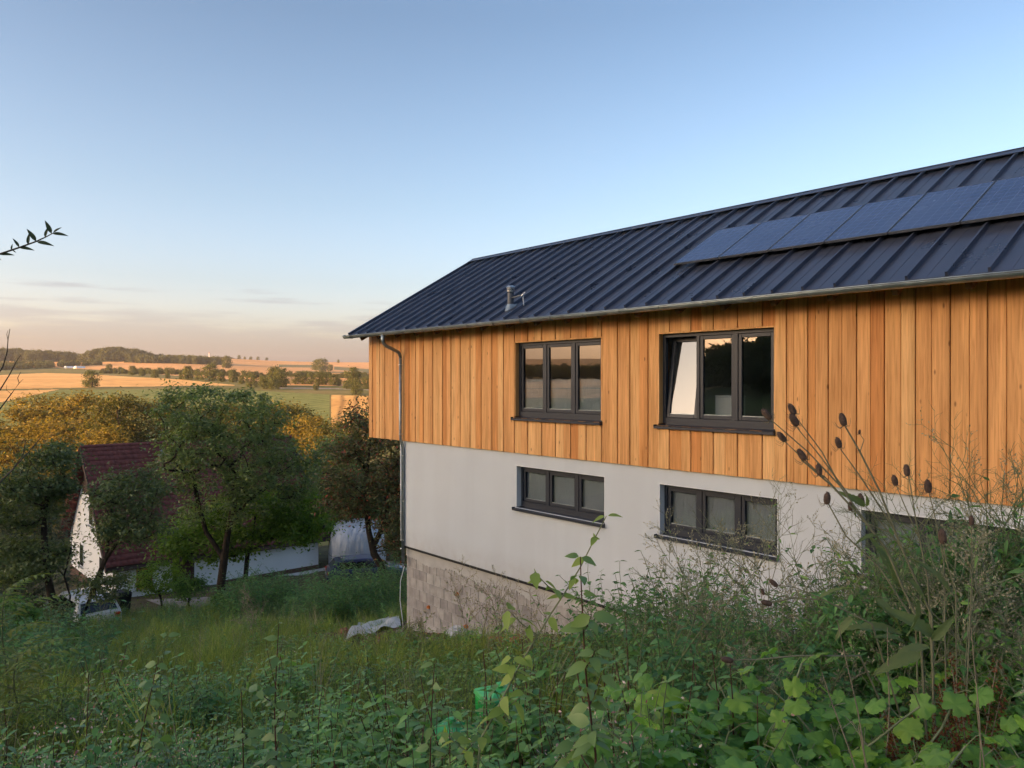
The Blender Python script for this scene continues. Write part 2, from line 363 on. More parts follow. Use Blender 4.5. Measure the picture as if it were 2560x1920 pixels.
def build_terrain():
    fine = np.arange(-37., 3., .11); rest = np.concatenate([np.arange(-180, -37, 1.3), np.arange(3., 180, 1.3)])
    ph = np.radians(np.unique(np.concatenate([fine, rest])))
    rr = np.concatenate([[.01], np.geomspace(.6, 60, 90), np.geomspace(63, 200, 40)[0:], np.linspace(204, 700, 230), np.geomspace(705, 1450, 130), np.geomspace(1480, 2600, 14)])
    A, B = len(ph), len(rr)
    X = np.sin(ph)[None, :] * rr[:, None]; Y = np.cos(ph)[None, :] * rr[:, None]; Z = H(X, Y)
    V = np.stack([X, Y, Z], -1).reshape(-1, 3)
    i, j = np.meshgrid(np.arange(B - 1), np.arange(A), indexing='ij'); j2 = (j + 1) % A
    Q = np.stack([i * A + j, i * A + j2, (i + 1) * A + j2, (i + 1) * A + j], -1).reshape(-1, 4)[:, ::-1]
    C = V[Q].mean(1); reg = regions(C[:, 0], C[:, 1], C[:, 2])
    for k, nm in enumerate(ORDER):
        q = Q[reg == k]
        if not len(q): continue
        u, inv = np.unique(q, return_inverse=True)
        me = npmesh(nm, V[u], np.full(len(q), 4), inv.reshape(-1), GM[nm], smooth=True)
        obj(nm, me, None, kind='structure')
build_terrain()
# ------------------------------------------------------------------ timber house
dv = Vector((-.64567519, .76361217, 0)); nv = Vector((.76361217, .64567519, 0)); DW = 10.5
BX0, BX1 = -18.41, 3.2           # wall ends along the house
EZ, EY, RZ, RY = 1.279, -.55, 3.646, 3.56
PITCH = math.atan2(RZ - EZ, RY - EY)
m_plaster = plaster_mat()
m_dark = pmat('anthracite_aluminium', (.019, .024, .036), .42, .5, bump=.05, bscale=300)
m_zinc = pmat('zinc', (.30, .34, .35), .42, .5, .75, var=.25, vscale=6)
m_roof = pmat('dark_roof_sheet', (.085, .094, .128), .32, .5, .45, bump=.08, bscale=2.5, var=.2, vscale=2.2)
m_black = pmat('black_membrane', (.012, .012, .012), .7)
m_block = None
m_wood = wood_mat(); m_glass = glass_mat('window_glass'); m_tim = pmat('raw_rafter', (.16, .085, .04), .8, var=.2)
m_blind = pmat('grey_blind', (.5, .53, .54), .8, var=.08)
m_room = pmat('dim_room', (.5, .5, .49), .9)
m_white = pmat('white_plastic', (.75, .76, .76), .4)
HB = nv * DW
house = thing('timber_house', 'long timber clad house with dark metal roof on grey plastered lower storey', 'house', HB, HOUSE_RZ)
def part(name, mb, mat, parent=house, **k): return mb.build(name, mat, parent, **k)
WIN = [(-12.33, -9.83), (-8.51, -6.28)]; WZ0, WZ1 = -.70, .86
LWIN = [(-12.33, -9.80), (-8.52, -6.26), (-5.01, -2.6)]; LZ0, LZ1 = -2.60, -1.74
WB = -1.47                                                # bottom edge of the boards
# structural wall behind the boards, with openings
def wall_with_holes(mb, x0, x1, z0, z1, y0, y1, holes, hz0, hz1):
    xs = x0
    for a, b in holes:
        mb.box(xs, a, y0, y1, z0, z1); mb.box(a, b, y0, y1, z0, hz0); mb.box(a, b, y0, y1, hz1, z1); xs = b
    mb.box(xs, x1, y0, y1, z0, z1)
mb = MB(); wall_with_holes(mb, BX0 + .03, BX1, WB + .02, 1.44, .035, .3, [(a - .001, b + .001) for a, b in WIN], WZ0 - .05, WZ1)
mb.box(BX0 + .03, BX1, .3, 7.1, WB + .02, WB + .18)       # floor deck of the overhang
mb.box(BX0 + .03, BX0 + .3, .3, 7.1, WB + .18, 1.44); mb.box(BX1 - .3, BX1, .3, 7.1, WB + .18, 1.44); mb.box(BX0 + .3, BX1 - .3, 6.8, 7.1, WB + .18, 1.44)
# gable triangles
for xa in (BX0 + .03, BX1 - .3):
    mb.add([(xa, .3, 1.44), (xa, 6.82, 1.44), (xa, 3.56, 3.36), (xa + .27, .3, 1.44), (xa + .27, 6.82, 1.44), (xa + .27, 3.56, 3.36)],
           [(0, 2, 1), (3, 4, 5), (0, 3, 5, 2), (2, 5, 4, 1), (0, 1, 4, 3)])
upper = part('upper_wall', mb, pmat('board_backing', (.40, .18, .06), .8, var=.15))
# boards, one by one
clad = part('cladding', MB().box(BX0 + .02, BX1, .024, .033, WB + .01, WB + .05), m_tim)
unit = MB(); c_ = .04
unit.add([(-.5, 1, 0), (-.5, .12, 0), (-.5 + c_, 0, 0), (.5 - c_, 0, 0), (.5, .12, 0), (.5, 1, 0),
          (-.5, 1, 1), (-.5, .12, 1), (-.5 + c_, 0, 1), (.5 - c_, 0, 1), (.5, .12, 1), (.5, 1, 1)],
         [(0, 1, 7, 6), (1, 2, 8, 7), (2, 3, 9, 8), (3, 4, 10, 9), (4, 5, 11, 10), (5, 0, 6, 11), (0, 5, 4, 3, 2, 1), (6, 7, 8, 9, 10, 11)])
BOARD = unit.mesh('board', m_wood)
rb = random.Random(3)
def board(x0, x1, z0, z1, deep):
    g = .0055
    obj('board', BOARD, clad, ((x0 + x1) / 2, deep, z0), None, (x1 - x0 - 2 * g, .024 - deep, z1 - z0))
edges = [BX0, WIN[0][0], WIN[0][1], WIN[1][0], WIN[1][1], BX1]
nbs = [33, 12, 7, 10, 50]
k_ = 0
for s_ in range(5):
    a, b = edges[s_], edges[s_ + 1]; n = nbs[s_]
    w = [1 + rb.uniform(-.12, .12) if rb.random() > .12 else .55 for _ in range(n)]; tot = sum(w); x = a
    for i in range(n):
        x2 = x + w[i] / tot * (b - a); k_ += 1
        deep = -.014 * (k_ % 2) - rb.uniform(0, .005)
        if s_ in (1, 3):
            board(x, x2, WB - rb.uniform(0, .004), WZ0 - .035, deep); board(x, x2, WZ1, 1.30, deep)
        else: board(x, x2, WB - rb.uniform(0, .004), 1.30, deep)
        x = x2
# end boards on the gable side (seen edge on)
for i in range(34):
    y = .03 + i * .207
    zt = 1.30 + (min(y, 7.1 - y) + .1) * math.tan(PITCH) * .93
    obj('board', BOARD, clad, (BX0 + .0, y + .1, WB), (0, 0, R(-90)), (.2, .024, zt - WB))
# ---- windows
def window(name, x0, x1, z0, z1, yf, wood, tilt=None, label=None, blind=0):
    w = obj(name, None, house, ((x0 + x1) / 2, 0, z0))
    hw = (x1 - x0) / 2; hh = z1 - z0
    if label: w['label'] = label
    # reveal
    if wood:
        r = MB()
        r.box(-hw, -hw + .022, -.004, yf, 0, hh); r.box(hw - .022, hw, -.004, yf, 0, hh); r.box(-hw + .022, hw - .022, -.003, yf, hh - .022, hh)
        part('reveal', r, m_wood, w); i0 = .022
    else:
        r = MB(); r.box(-hw, -hw + .012, .042, yf, 0, hh); r.box(hw - .012, hw, .042, yf, 0, hh); r.box(-hw + .012, hw - .012, .043, yf, hh - .012, hh)
        part('reveal', r, m_white, w); i0 = .012
    a, b = -hw + i0, hw - i0; top = hh - i0
    fr = MB(); t = .058
    fr.box(a, a + t, yf, yf + .08, 0, top); fr.box(b - t, b, yf, yf + .08, 0, top); fr.box(a + t, b - t, yf, yf + .08, top - t, top); fr.box(a + t, b - t, yf, yf + .08, -.02, .10)
    pw = (b - a) / 3
    for k in (1, 2): fr.box(a + k * pw - .03, a + k * pw + .03, yf + .002, yf + .08, .10, top - t)
    for k in range(5):
        xx = a + .15 + k * (b - a - .3) / 4; fr.box(xx - .009, xx + .009, yf - .003, yf, .045, .063)
    part('frame', fr, m_dark, w, bevel=.004)
    for k in range(3):
        s0 = a + k * pw + (t if k == 0 else .03) + .004; s1 = a + (k + 1) * pw - (t if k == 2 else .03) - .004
        sz0, sz1 = .104, top - t - .004; sw = .062; ys = yf + .016
        sa = obj('sash', None, w, ((s0 + s1) / 2, ys, sz0))
        if tilt == k: sa.rotation_euler = (R(-7.5), 0, 0)
        q = (s1 - s0) / 2; hs = sz1 - sz0
        m = MB(); m.box(-q, -q + sw, 0, .06, 0, hs); m.box(q - sw, q, 0, .06, 0, hs); m.box(-q + sw, q - sw, 0, .06, 0, sw); m.box(-q + sw, q - sw, 0, .06, hs - sw, hs)
        me = m.mesh('sash', m_dark); sa_o = obj('sash_frame', me, w); sa_o.location = sa.location; sa_o.rotation_euler = sa.rotation_euler
        bv = sa_o.modifiers.new('bevel', 'BEVEL'); bv.width = .006; bv.segments = 2
        bpy.data.objects.remove(sa)
        sa_o.name = 'sash'
        # glazing bead and pane move with the sash; kept as sub-parts of the window
        gb = MB(); gb.box(-q + sw, q - sw, .012, .02, sw, sw + .012)
        p = gb.build('glazing_bead', m_zinc, w); p.location = sa_o.location; p.rotation_euler = sa_o.rotation_euler
        pm = MB(); pm.add([(-q + sw - .004, .026, sw - .004), (q - sw + .004, .026, sw - .004), (q - sw + .004, .026, hs - sw + .004), (-q + sw - .004, .026, hs - sw + .004)], [(0, 1, 2, 3)])
        p = pm.build('pane', m_glass, w); p.location = sa_o.location; p.rotation_euler = sa_o.rotation_euler
        if blind:
            bl = MB(); nS = 24
            V = []; 
            for i in range(nS + 1):
                xx = -q + sw * .5 + (2 * q - sw) * i / nS; dy = .012 * math.sin(i * 1.9)
                V += [(xx, .075 + dy * .5, sw * .3), (xx, .075 + dy * .5, (hs - sw * .6) * blind)]
            bl.add(V, [(2 * i, 2 * i + 2, 2 * i + 3, 2 * i + 1) for i in range(nS)])
            p = bl.build('blind', m_blind, w, smooth=True); p.location = sa_o.location
    # sill: sloping sheet with upstands
    s = MB(); e = .035 if wood else .05; yo = -.075 if wood else -.03
    s.add([(-hw - e, yo, -.05), (hw + .0, yo, -.05), (hw + .0, yf + .02, -.012), (-hw - e, yf + .02, -.012), (-hw - e, yo, -.085), (hw, yo, -.085), (hw, yo + .012, -.085), (-hw - e, yo + .012, -.085), (hw, yf + .02, -.03), (-hw - e, yf + .02, -.03)],
          [(0, 1, 2, 3), (4, 5, 1, 0), (7, 6, 5, 4), (9, 8, 6, 7), (0, 3, 9, 7, 4), (1, 5, 6, 8, 2)])
    for sx in (-hw - e - .004, hw + .001): s.box(sx, sx + .008, yo - .004, min(.0, yf) + .0 if wood else .045, -.088, -.02)
    part('sill', s, m_dark, w)
    return w
window('window', *WIN[0], WZ0, WZ1, .10, True, label='upper window nearest the gutter downpipe', blind=.5)  # half blind added, its pale tone standing in for the meadow's reflection
window('window', *WIN[1], WZ0, WZ1, .10, True, tilt=0, label='upper window with its left sash tilted open')
for k, (a, b) in enumerate(LWIN):
    window('window', a, b, LZ0, LZ1, .17, False, blind=1)
# dim rooms behind the panes
for k, (a, b, z0, z1, nm) in enumerate([(BX0 + .5, -9.2, WB + .2, 1.35, 'room'), (-9.1, BX1 - .4, WB + .2, 1.35, 'room'), (-16.3, BX1 - .4, -4.0, WB - .05, 'room')]):
    y0, y1 = .31, 4.2; m = MB()
    m.add([(a, y0, z0), (b, y0, z0), (b, y1, z0), (a, y1, z0), (a, y0, z1), (b, y0, z1), (b, y1, z1), (a, y1, z1)], [(0, 1, 2, 3), (7, 6, 5, 4), (2, 6, 7, 3), (1, 5, 6, 2), (3, 7, 4, 0)])
    part(nm, m, m_room)
# ---- plastered lower storey
PX0 = -16.79
mb = MB(); wall_with_holes(mb, PX0, BX1, -4.14, WB + .0, .045, .30, LWIN, LZ0 - .03, LZ1)
mb.box(PX0, PX0 + .3, .30, 7.0, -4.14, WB); mb.box(PX0 + .3, BX1, 6.7, 7.0, -4.14, WB); mb.box(BX1 - .3, BX1, .3, 6.7, -4.14, WB)
part('plaster_wall', mb, m_plaster)
mb = MB(); mb.box(PX0 - .006, BX1, .03, .12, -4.19, -4.14); mb.box(PX0 - .006, PX0 + .1, .12, 7.0, -4.185, -4.14)
part('base_strip', mb, m_black)
# ---- concrete block plinth, block by block
def block_mat():
    m = bpy.data.materials.new('concrete_block'); m.use_nodes = True; t = m.node_tree; b = t.nodes['Principled BSDF']
    g = N(t, 'ShaderNodeNewGeometry'); oi = N(t, 'ShaderNodeObjectInfo')
    c = ramp(t, oi.outputs['Random'], [(0, (.33, .30, .275)), (.3, (.42, .385, .35)), (.55, (.29, .26, .24)), (.8, (.46, .43, .39)), (1, (.36, .325, .295))])
    n = N(t, 'ShaderNodeTexNoise'); n.inputs['Scale'].default_value = 5; n.inputs['Detail'].default_value = 8; L(t, g.outputs['Position'], n.inputs['Vector'])
    c = mixc(t, 1, c, ramp(t, n.outputs[0], [(.3, (.78,)*3), (.7, (1.14,)*3)]), 'MULTIPLY')
    # pale runs of washed-down mortar
    mp = N(t, 'ShaderNodeMapping'); mp.inputs['Scale'].default_value = (6, 6, .7); L(t, g.outputs['Position'], mp.inputs[0])
    n2 = N(t, 'ShaderNodeTexNoise'); n2.inputs['Scale'].default_value = 1.5; n2.inputs['Detail'].default_value = 5; L(t, mp.outputs[0], n2.inputs['Vector'])
    c = mixc(t, ramp(t, n2.outputs[0], [(.52, (0,)*3), (.75, (.4,)*3)]), c, (.50, .47, .43))
    L(t, c, b.inputs['Base Color']); b.inputs['Roughness'].default_value = .95; b.inputs['Specular IOR Level'].default_value = .1
    u = N(t, 'ShaderNodeBump'); u.inputs['Strength'].default_value = .5; u.inputs['Distance'].default_value = .01; L(t, n.outputs[0], u.inputs['Height']); L(t, u.outputs[0], b.inputs['Normal'])
    return m
m_block = block_mat()
m_mortar = pmat('mortar', (.46, .44, .41), .95, .1, bump=.4, bscale=40, var=.12)
pl = part('plinth', MB().box(PX0 + .05, BX1, .155, .4, -7.2, -4.19).box(PX0 + .05, PX0 + .3, .4, 7.0, -7.2, -4.19), m_mortar)
BL = MB().box(-.5, .5, 0, 1, 0, 1).mesh('block', m_block)
def gz(x, y=-.2):
    p = HB + (-dv) * x + nv * y; return h(p.x, p.y)
for r_ in range(12):
    zt = -4.19 - .25 * r_; x = PX0 + .03 - (.15 if r_ % 2 else 0)
    while x < -4:
        x2 = x + .30; xa = max(x, PX0 + .03)
        if zt > gz(x + .15) - .1 and x2 - xa > .05:
            d = rb.uniform(0, .008)
            obj('block', BL, pl, ((xa + x2) / 2, .142 + d, zt - .25 + .004), None, (x2 - xa - .014, .06, .238))
        x = x2
mb = MB(); xs_ = np.arange(PX0 + .02, -5, .035); V = []
for i, x in enumerate(xs_):
    dz = .26 + .05 * math.sin(x * 3.1) + rb.uniform(0, .10) * (1 + .5 * math.sin(x * 1.3))
    V += [(x, .134, -4.186), (x, .134, -4.186 - dz), (x, .15, -4.186 - dz)]
mb.add(V, [(3*i, 3*i+1, 3*i+4, 3*i+3) for i in range(len(xs_)-1)] + [(3*i+1, 3*i+2, 3*i+5, 3*i+4) for i in range(len(xs_)-1)])
part('mortar_smear', mb, m_mortar, pl)
m_foam = pmat('orange_foam', (.62, .17, .03), .8)
for x, z, w in ((-14.55, -4.98, .10), (-15.75, -5.55, .09), (-14.2, -5.65, .13)):
    part('foam_plug', MB().lathe([(.001, 0), (w*.5, .01), (w*.55, .05), (w*.3, .075), (.001, .08)], 8, (x, .13, z)), m_foam, pl)
# ---- roof
SL = math.hypot(RZ - EZ, RY - EY)
roof = obj('roof', None, house, (0, EY, EZ), (PITCH, 0, 0))          # x along, y up the slope, z off the roof
RX0 = -18.47
part('roof_deck', MB().box(RX0 + .02, BX1 + .2, .02, SL - .01, -.10, -.012), m_tim, roof)
seams = [-(17.56 + .4625 * 2 - .4625 * k) for k in range(46)]
seams = [s for s in seams if s < BX1 + .2]
xs_ = [RX0] + seams + [BX1 + .2]
for i in range(len(xs_) - 1):
    a, b = xs_[i], xs_[i + 1]
    if b - a < .05: continue
    m = MB(); md = (a + b) / 2
    m.box(a, md - .012, 0, SL, -.008, 0); m.box(md + .012, b, 0, SL, -.008, 0); m.box(md - .012, md + .012, 0, SL, -.008, -.004)
    part('roof_sheet', m, m_roof, roof)
seam_me = MB().add([(-.020, 0, 0), (.020, 0, 0), (.013, 0, .058), (-.013, 0, .058), (-.020, SL - .06, 0), (.020, SL - .06, 0), (.013, SL - .06, .058), (-.013, SL - .06, .058)],
                   [(0, 1, 2, 3), (7, 6, 5, 4), (1, 5, 6, 2), (2, 6, 7, 3), (3, 7, 4, 0)]).mesh('seam', m_roof)
for s in seams: obj('seam', seam_me, roof, (s, rb.uniform(0, .006), 0))
part('ridge_cap', MB().box(RX0 - .01, BX1 + .2, SL - .16, SL + .02, .06, .072).box(RX0 - .01, BX1 + .2, SL + .021, SL + .045, .02, .082), m_roof, roof)
part('verge', MB().box(RX0 - .05, RX0 + .012, -.01, SL + .02, -.11, .058), m_roof, roof)
part('drip_edge', MB().box(RX0, BX1 + .2, -.02, .012, -.05, -.009), m_zinc, roof)
# far slope
obj('far_roof_slope', MB().add([(RX0, RY + .005, RZ + .02), (BX1 + .2, RY + .005, RZ + .02), (BX1 + .2, 2*RY - EY, EZ), (RX0, 2*RY - EY, EZ), (RX0, RY + .005, RZ - .08), (BX1 + .2, RY + .005, RZ - .08), (BX1 + .2, 2*RY - EY, EZ - .1), (RX0, 2*RY - EY, EZ - .1)],
    [(3, 2, 1, 0), (4, 5, 6, 7), (0, 4, 7, 3), (2, 6, 5, 1), (3, 7, 6, 2)]).mesh('far_roof_slope', m_roof), house)
for k in range(26):
    x = BX0 + .3 + k * .86
    if x > BX1: break
    part('rafter', MB().box(x - .04, x + .04, .06, .66, -.22, -.101), m_tim, roof)
# vent pipe with louvred cap, and rod beside it
vt = obj('vent_pipe', None, house, (-12.43, EY + .6 * math.cos(PITCH), EZ + .6 * math.sin(PITCH)))
m_pipe = pmat('grey_vent', (.10, .105, .12), .45, .5, .3); m_steel = pmat('bright_steel', (.5, .5, .49), .3, .5, .9, var=.1, vscale=20)
part('pipe', MB().lathe([(.068, -.08), (.068, .32)], 20), m_pipe, vt, smooth=False)
part('cap', MB().lathe([(.07, .32), (.10, .335), (.075, .35), (.075, .365), (.095, .372), (.075, .385), (.098, .40), (.08, .415), (.098, .43), (.085, .455), (.05, .475), (.001, .48)], 20), m_steel, vt)
part('flashing', MB().add([(.13*math.cos(q), .16*math.sin(q), .16*math.sin(q)*math.tan(PITCH)+.012) for q in np.linspace(0, 6.283, 20)[:-1]] + [(.075*math.cos(q), .075*math.sin(q), .08+.0*q) for q in np.linspace(0, 6.283, 20)[:-1]],
     [(j, (j+1) % 19, 19+(j+1) % 19, 19+j) for j in range(19)]), m_zinc, vt)
part('rod', MB().tube([(.07, -.02, .21), (.3, -.02, .235), (.46, -.03, .25)], .014, 8).tube([(.40, -.05, .20), (.44, -.03, .25), (.47, .0, .29)], .016, 6).tube([(.42, -.02, .25), (.45, -.02, .02)], .010, 6), m_steel, vt)
# ---- gutter and downpipe
def half_round(x0, x1, y, z, r, th=.004):
    n = 12; V = []
    for x in (x0, x1):
        for j in range(n + 1):
            a = math.pi * (1 + j / n); V.append((x, y + r * math.cos(a), z + r * math.sin(a)))
        for j in range(n + 1):
            a = math.pi * (1 + j / n); V.append((x, y + (r - th) * math.cos(a), z + (r - th) * math.sin(a)))
    k = n + 1; Fq = []
    for j in range(n): Fq += [(j, j+1, 2*k+j+1, 2*k+j), (k+j+1, k+j, 3*k+j, 3*k+j+1), (j+1, j, k+j, k+j+1), (2*k+j, 2*k+j+1, 3*k+j+1, 3*k+j)]
    Fq += [(0, 2*k, 3*k, k), (n, k+n, 3*k+n, 2*k+n)]
    return V, Fq
GY, GZ = -.585, 1.245
gut = obj('gutter', MB().add(*half_round(-18.68, BX1 + .2, GY, GZ, .068)).tube([(-18.68, GY - .068, GZ + .004), (BX1 + .2, GY - .068, GZ + .004)], .011, 8).mesh('gutter', m_zinc, True), house)
part('end_cap', MB().lathe([(.066, 0), (.066, .004)], 20), m_zinc, gut, loc=(-18.678, GY, GZ - .002), rot=(0, R(90), 0), scale=(.6, 1, 1))
for k in range(25):
    x = -18.3 + k * .86
    n = 8; b = MB().tube([(x, GY + .073*math.cos(math.pi*(1+j/n)), GZ + .073*math.sin(math.pi*(1+j/n))) for j in range(n+1)], .006, 5)
    part('gutter_bracket', b, m_zinc, gut)
dp = obj('downpipe', None, house)
px_ = -16.70
path = [(px_, GY, GZ - .05), (px_, GY, GZ - .22), (px_, GY + .02, GZ - .27), (px_, GY + .08, GZ - .32), (px_, -.16, GZ - .46), (px_, -.10, GZ - .52), (px_, -.08, GZ - .60)]
part('swan_neck', MB().tube(path, [.062, .040, .042, .042, .042, .042, .042], 14), m_zinc, dp, smooth=True)
part('pipe', MB().tube([(px_, -.08, GZ - .58), (px_, -.08, WB + .1), (px_, -.07, WB + .02), (px_, -.02, WB - .12), (px_, -.005, WB - .2), (px_, -.005, -4.55)], .038, 14), m_zinc, dp, smooth=True)
for z, y in ((.45, -.08), (-1.30, -.08), (-1.85, -.005), (-3.0, -.005), (-4.0, -.005)):
    part('pipe_clamp', MB().lathe([(.044, -.012), (.046, 0), (.044, .012)], 14, (px_, y, z)).box(px_ - .008, px_ + .008, y, y + .1, z - .008, z + .008), m_steel, dp)
cd = obj('conduit', MB().tube([(PX0 - .11, .06, WB - .02), (PX0 - .11, .06, -4.05)], .017, 8).mesh('conduit', m_white, True), house)
for z in (-1.8, -2.6, -3.3, -3.75, -4.03, -4.25): part('conduit_clip', MB().box(PX0 - .13, PX0 + .02, .05, .07, z - .012, z + .012), m_white, cd)
# lightning wire hanging down the corner of the plinth
part('earth_wire', MB().tube([(PX0 - .02, .1, -4.7), (PX0 - .12, .05, -5.1), (PX0 - .14, .05, -5.6), (PX0 - .06, .08, -6.1), (PX0 - .06, .1, -6.5)], .01, 6), m_white)
# ---- solar panels: separate things bolted on the roof
M4 = Matrix.Translation(HB) @ Matrix.Rotation(HOUSE_RZ, 4, 'Z') @ Matrix.Translation((0, EY, EZ)) @ Matrix.Rotation(PITCH, 4, 'X')
m_cell = cell_mat(); m_alu = pmat('panel_frame', (.16, .17, .19), .35, .5, .6)
PW, PL = .935, 1.57
fm = MB(); f_ = .012
fm.box(0, f_, 0, PL, -.035, .003).box(PW - f_, PW, 0, PL, -.035, .003).box(f_, PW - f_, 0, f_, -.035, .003).box(f_, PW - f_, PL - f_, PL, -.035, .003)
fme = fm.mesh('frame', m_alu); lme = MB().box(f_, PW - f_, f_, PL - f_, -.006, 0).mesh('laminate', m_cell)
ORD = ['leftmost', 'second', 'third', 'fourth', 'fifth', 'sixth', 'rightmost']
for k in range(7):
    x = -8.74 + k * .952
    lab = {0: 'leftmost blue solar panel of the row on the dark roof', 6: 'rightmost solar panel of the roof row, cut off by the frame'}.get(k, ORD[k] + ' solar panel from the left in the row on the roof')
    o = thing('solar_panel', lab, 'solar panel', group='solar panels in a row on the roof')
    o.matrix_world = M4 @ Matrix.Translation((x, 1.53, .125))
    obj('frame', fme, o); obj('laminate', lme, o)
rl = MB(); rl.box(-8.6, -2, 1.85, 1.89, .052, .088).box(-8.6, -2, 2.75, 2.79, .052, .088)
for k in range(8): rl.box(-8.5 + k * .925, -8.44 + k * .925, 1.84, 1.90, .0, .052).box(-8.5 + k * .925, -8.44 + k * .925, 2.74, 2.80, .0, .052)
part('mounting_rail', rl, m_alu, roof)
# ---- white box standing inside the tilted window
wb = thing('white_box', 'white box standing behind the middle pane of the open upper window', 'box', HB + (-dv) * -7.42 + nv * .40 + Vector((0, 0, WZ0 + .06)), HOUSE_RZ)
MB().box(-.21, .21, 0, .25, 0, .40).build('body', m_white, wb, bevel=.012); MB().box(-.215, .215, -.006, .256, .402, .43).build('lid', m_white, wb, bevel=.01)
MB().box(-.6, .6, -.04, .3, -.03, -.002).build('shelf', m_room, wb)
# ------------------------------------------------------------------ foliage tools
def frames(nrm, rg, droop=0.0, dirs=None):
    "rotation matrices: columns = leaf side, leaf length, leaf normal"
    n = nrm / np.linalg.norm(nrm, axis=1, keepdims=True)
    d = rg.normal(size=n.shape) if dirs is None else dirs + rg.normal(size=n.shape) * .25
    d[:, 2] -= droop
    d = d - (d * n).sum(1, keepdims=True) * n; d /= np.linalg.norm(d, axis=1, keepdims=True) + 1e-9
    s = np.cross(d, n); return np.stack([s, d, n], -1)
T_LEAF = (np.array([(0, 0, 0), (.26, .45, .07), (0, 1, -.06), (-.26, .45, .07)]), [(0, 1, 2), (0, 2, 3)])
T_NARROW = (np.array([(0, 0, 0), (.13, .4, .04), (0, 1, -.1), (-.13, .4, .04)]), [(0, 1, 2), (0, 2, 3)])
def ovate(w=.3, nseg=5, curl=.25, fold=.12, tip=1.0):
    V = []; Fc = []
    for i in range(nseg + 1):
        t = i / nseg; r = w * math.sin(math.pi * min(1, t ** .75 * .98 + .02)) ** .9 * (1 - .25 * t)
        z = -curl * t * t
        V += [(-r, t, z + fold * r / w * .35), (0, t, z), (r, t, z + fold * r / w * .35)]
    for i in range(nseg):
        a = 3 * i; Fc += [(a, a + 1, a + 4, a + 3), (a + 1, a + 2, a + 5, a + 4)]
    return np.array(V), Fc
T_OVATE = ovate(); T_LANCE = ovate(.16, 5, .35)
def lobed(seed=0, n=30):
    "round toothed leaf with shallow lobes (vine like)"
    r0 = random.Random(seed); V = [(0, .36, -.02)]; ph = r0.uniform(0, 6)
    for ring, f in ((1, .55), (2, 1.0)):
        for i in range(n):
            a = -math.pi / 2 + 2 * math.pi * (i + .5) / n
            r = .5 * (1 + .09 * math.cos(5 * (a - math.pi / 2)) + ((.05 if i % 2 else -.05) if ring == 2 else 0)) * (.6 if abs(a + math.pi / 2) < .3 or abs(a - 1.5 * math.pi) < .3 else 1) * f * r0.uniform(.93, 1.06)
            x, y = r * math.cos(a), .42 + r * math.sin(a)
            z = -.45 * x * x - .35 * (y - .4) ** 2 + .05 * math.cos(5 * (a - math.pi / 2)) * f + .035 * math.sin(3 * a + ph) * f + r0.uniform(-.02, .02)
            V.append((x, y, z))
    Fc = [(0, 1 + i, 1 + (i + 1) % n) for i in range(n)]
    for i in range(n):
        a, b = 1 + i, 1 + (i + 1) % n; Fc += [(a, a + n, b + n), (a, b + n, b)]
    return np.array(V), Fc
def scatter_leaves(P, Rm, sc, tpl):
    V, Fc = tpl; n = len(P); k = len(V)
    W_ = np.einsum('nij,kj->nki', Rm, V) * sc[:, None, None] + P[:, None, :]
    sizes = np.tile([len(f) for f in Fc], n); flat = np.concatenate([np.array(f) for f in Fc])
    idx = (flat[None, :] + (np.arange(n) * k)[:, None]).reshape(-1)
    return W_.reshape(-1, 3), sizes, idx
def join_np(parts):
    V, Sz, I = [], [], []; o = 0
    for v, s, i in parts: V.append(v); Sz.append(s); I.append(i + o); o += len(v)
    return np.concatenate(V), np.concatenate(Sz), np.concatenate(I)
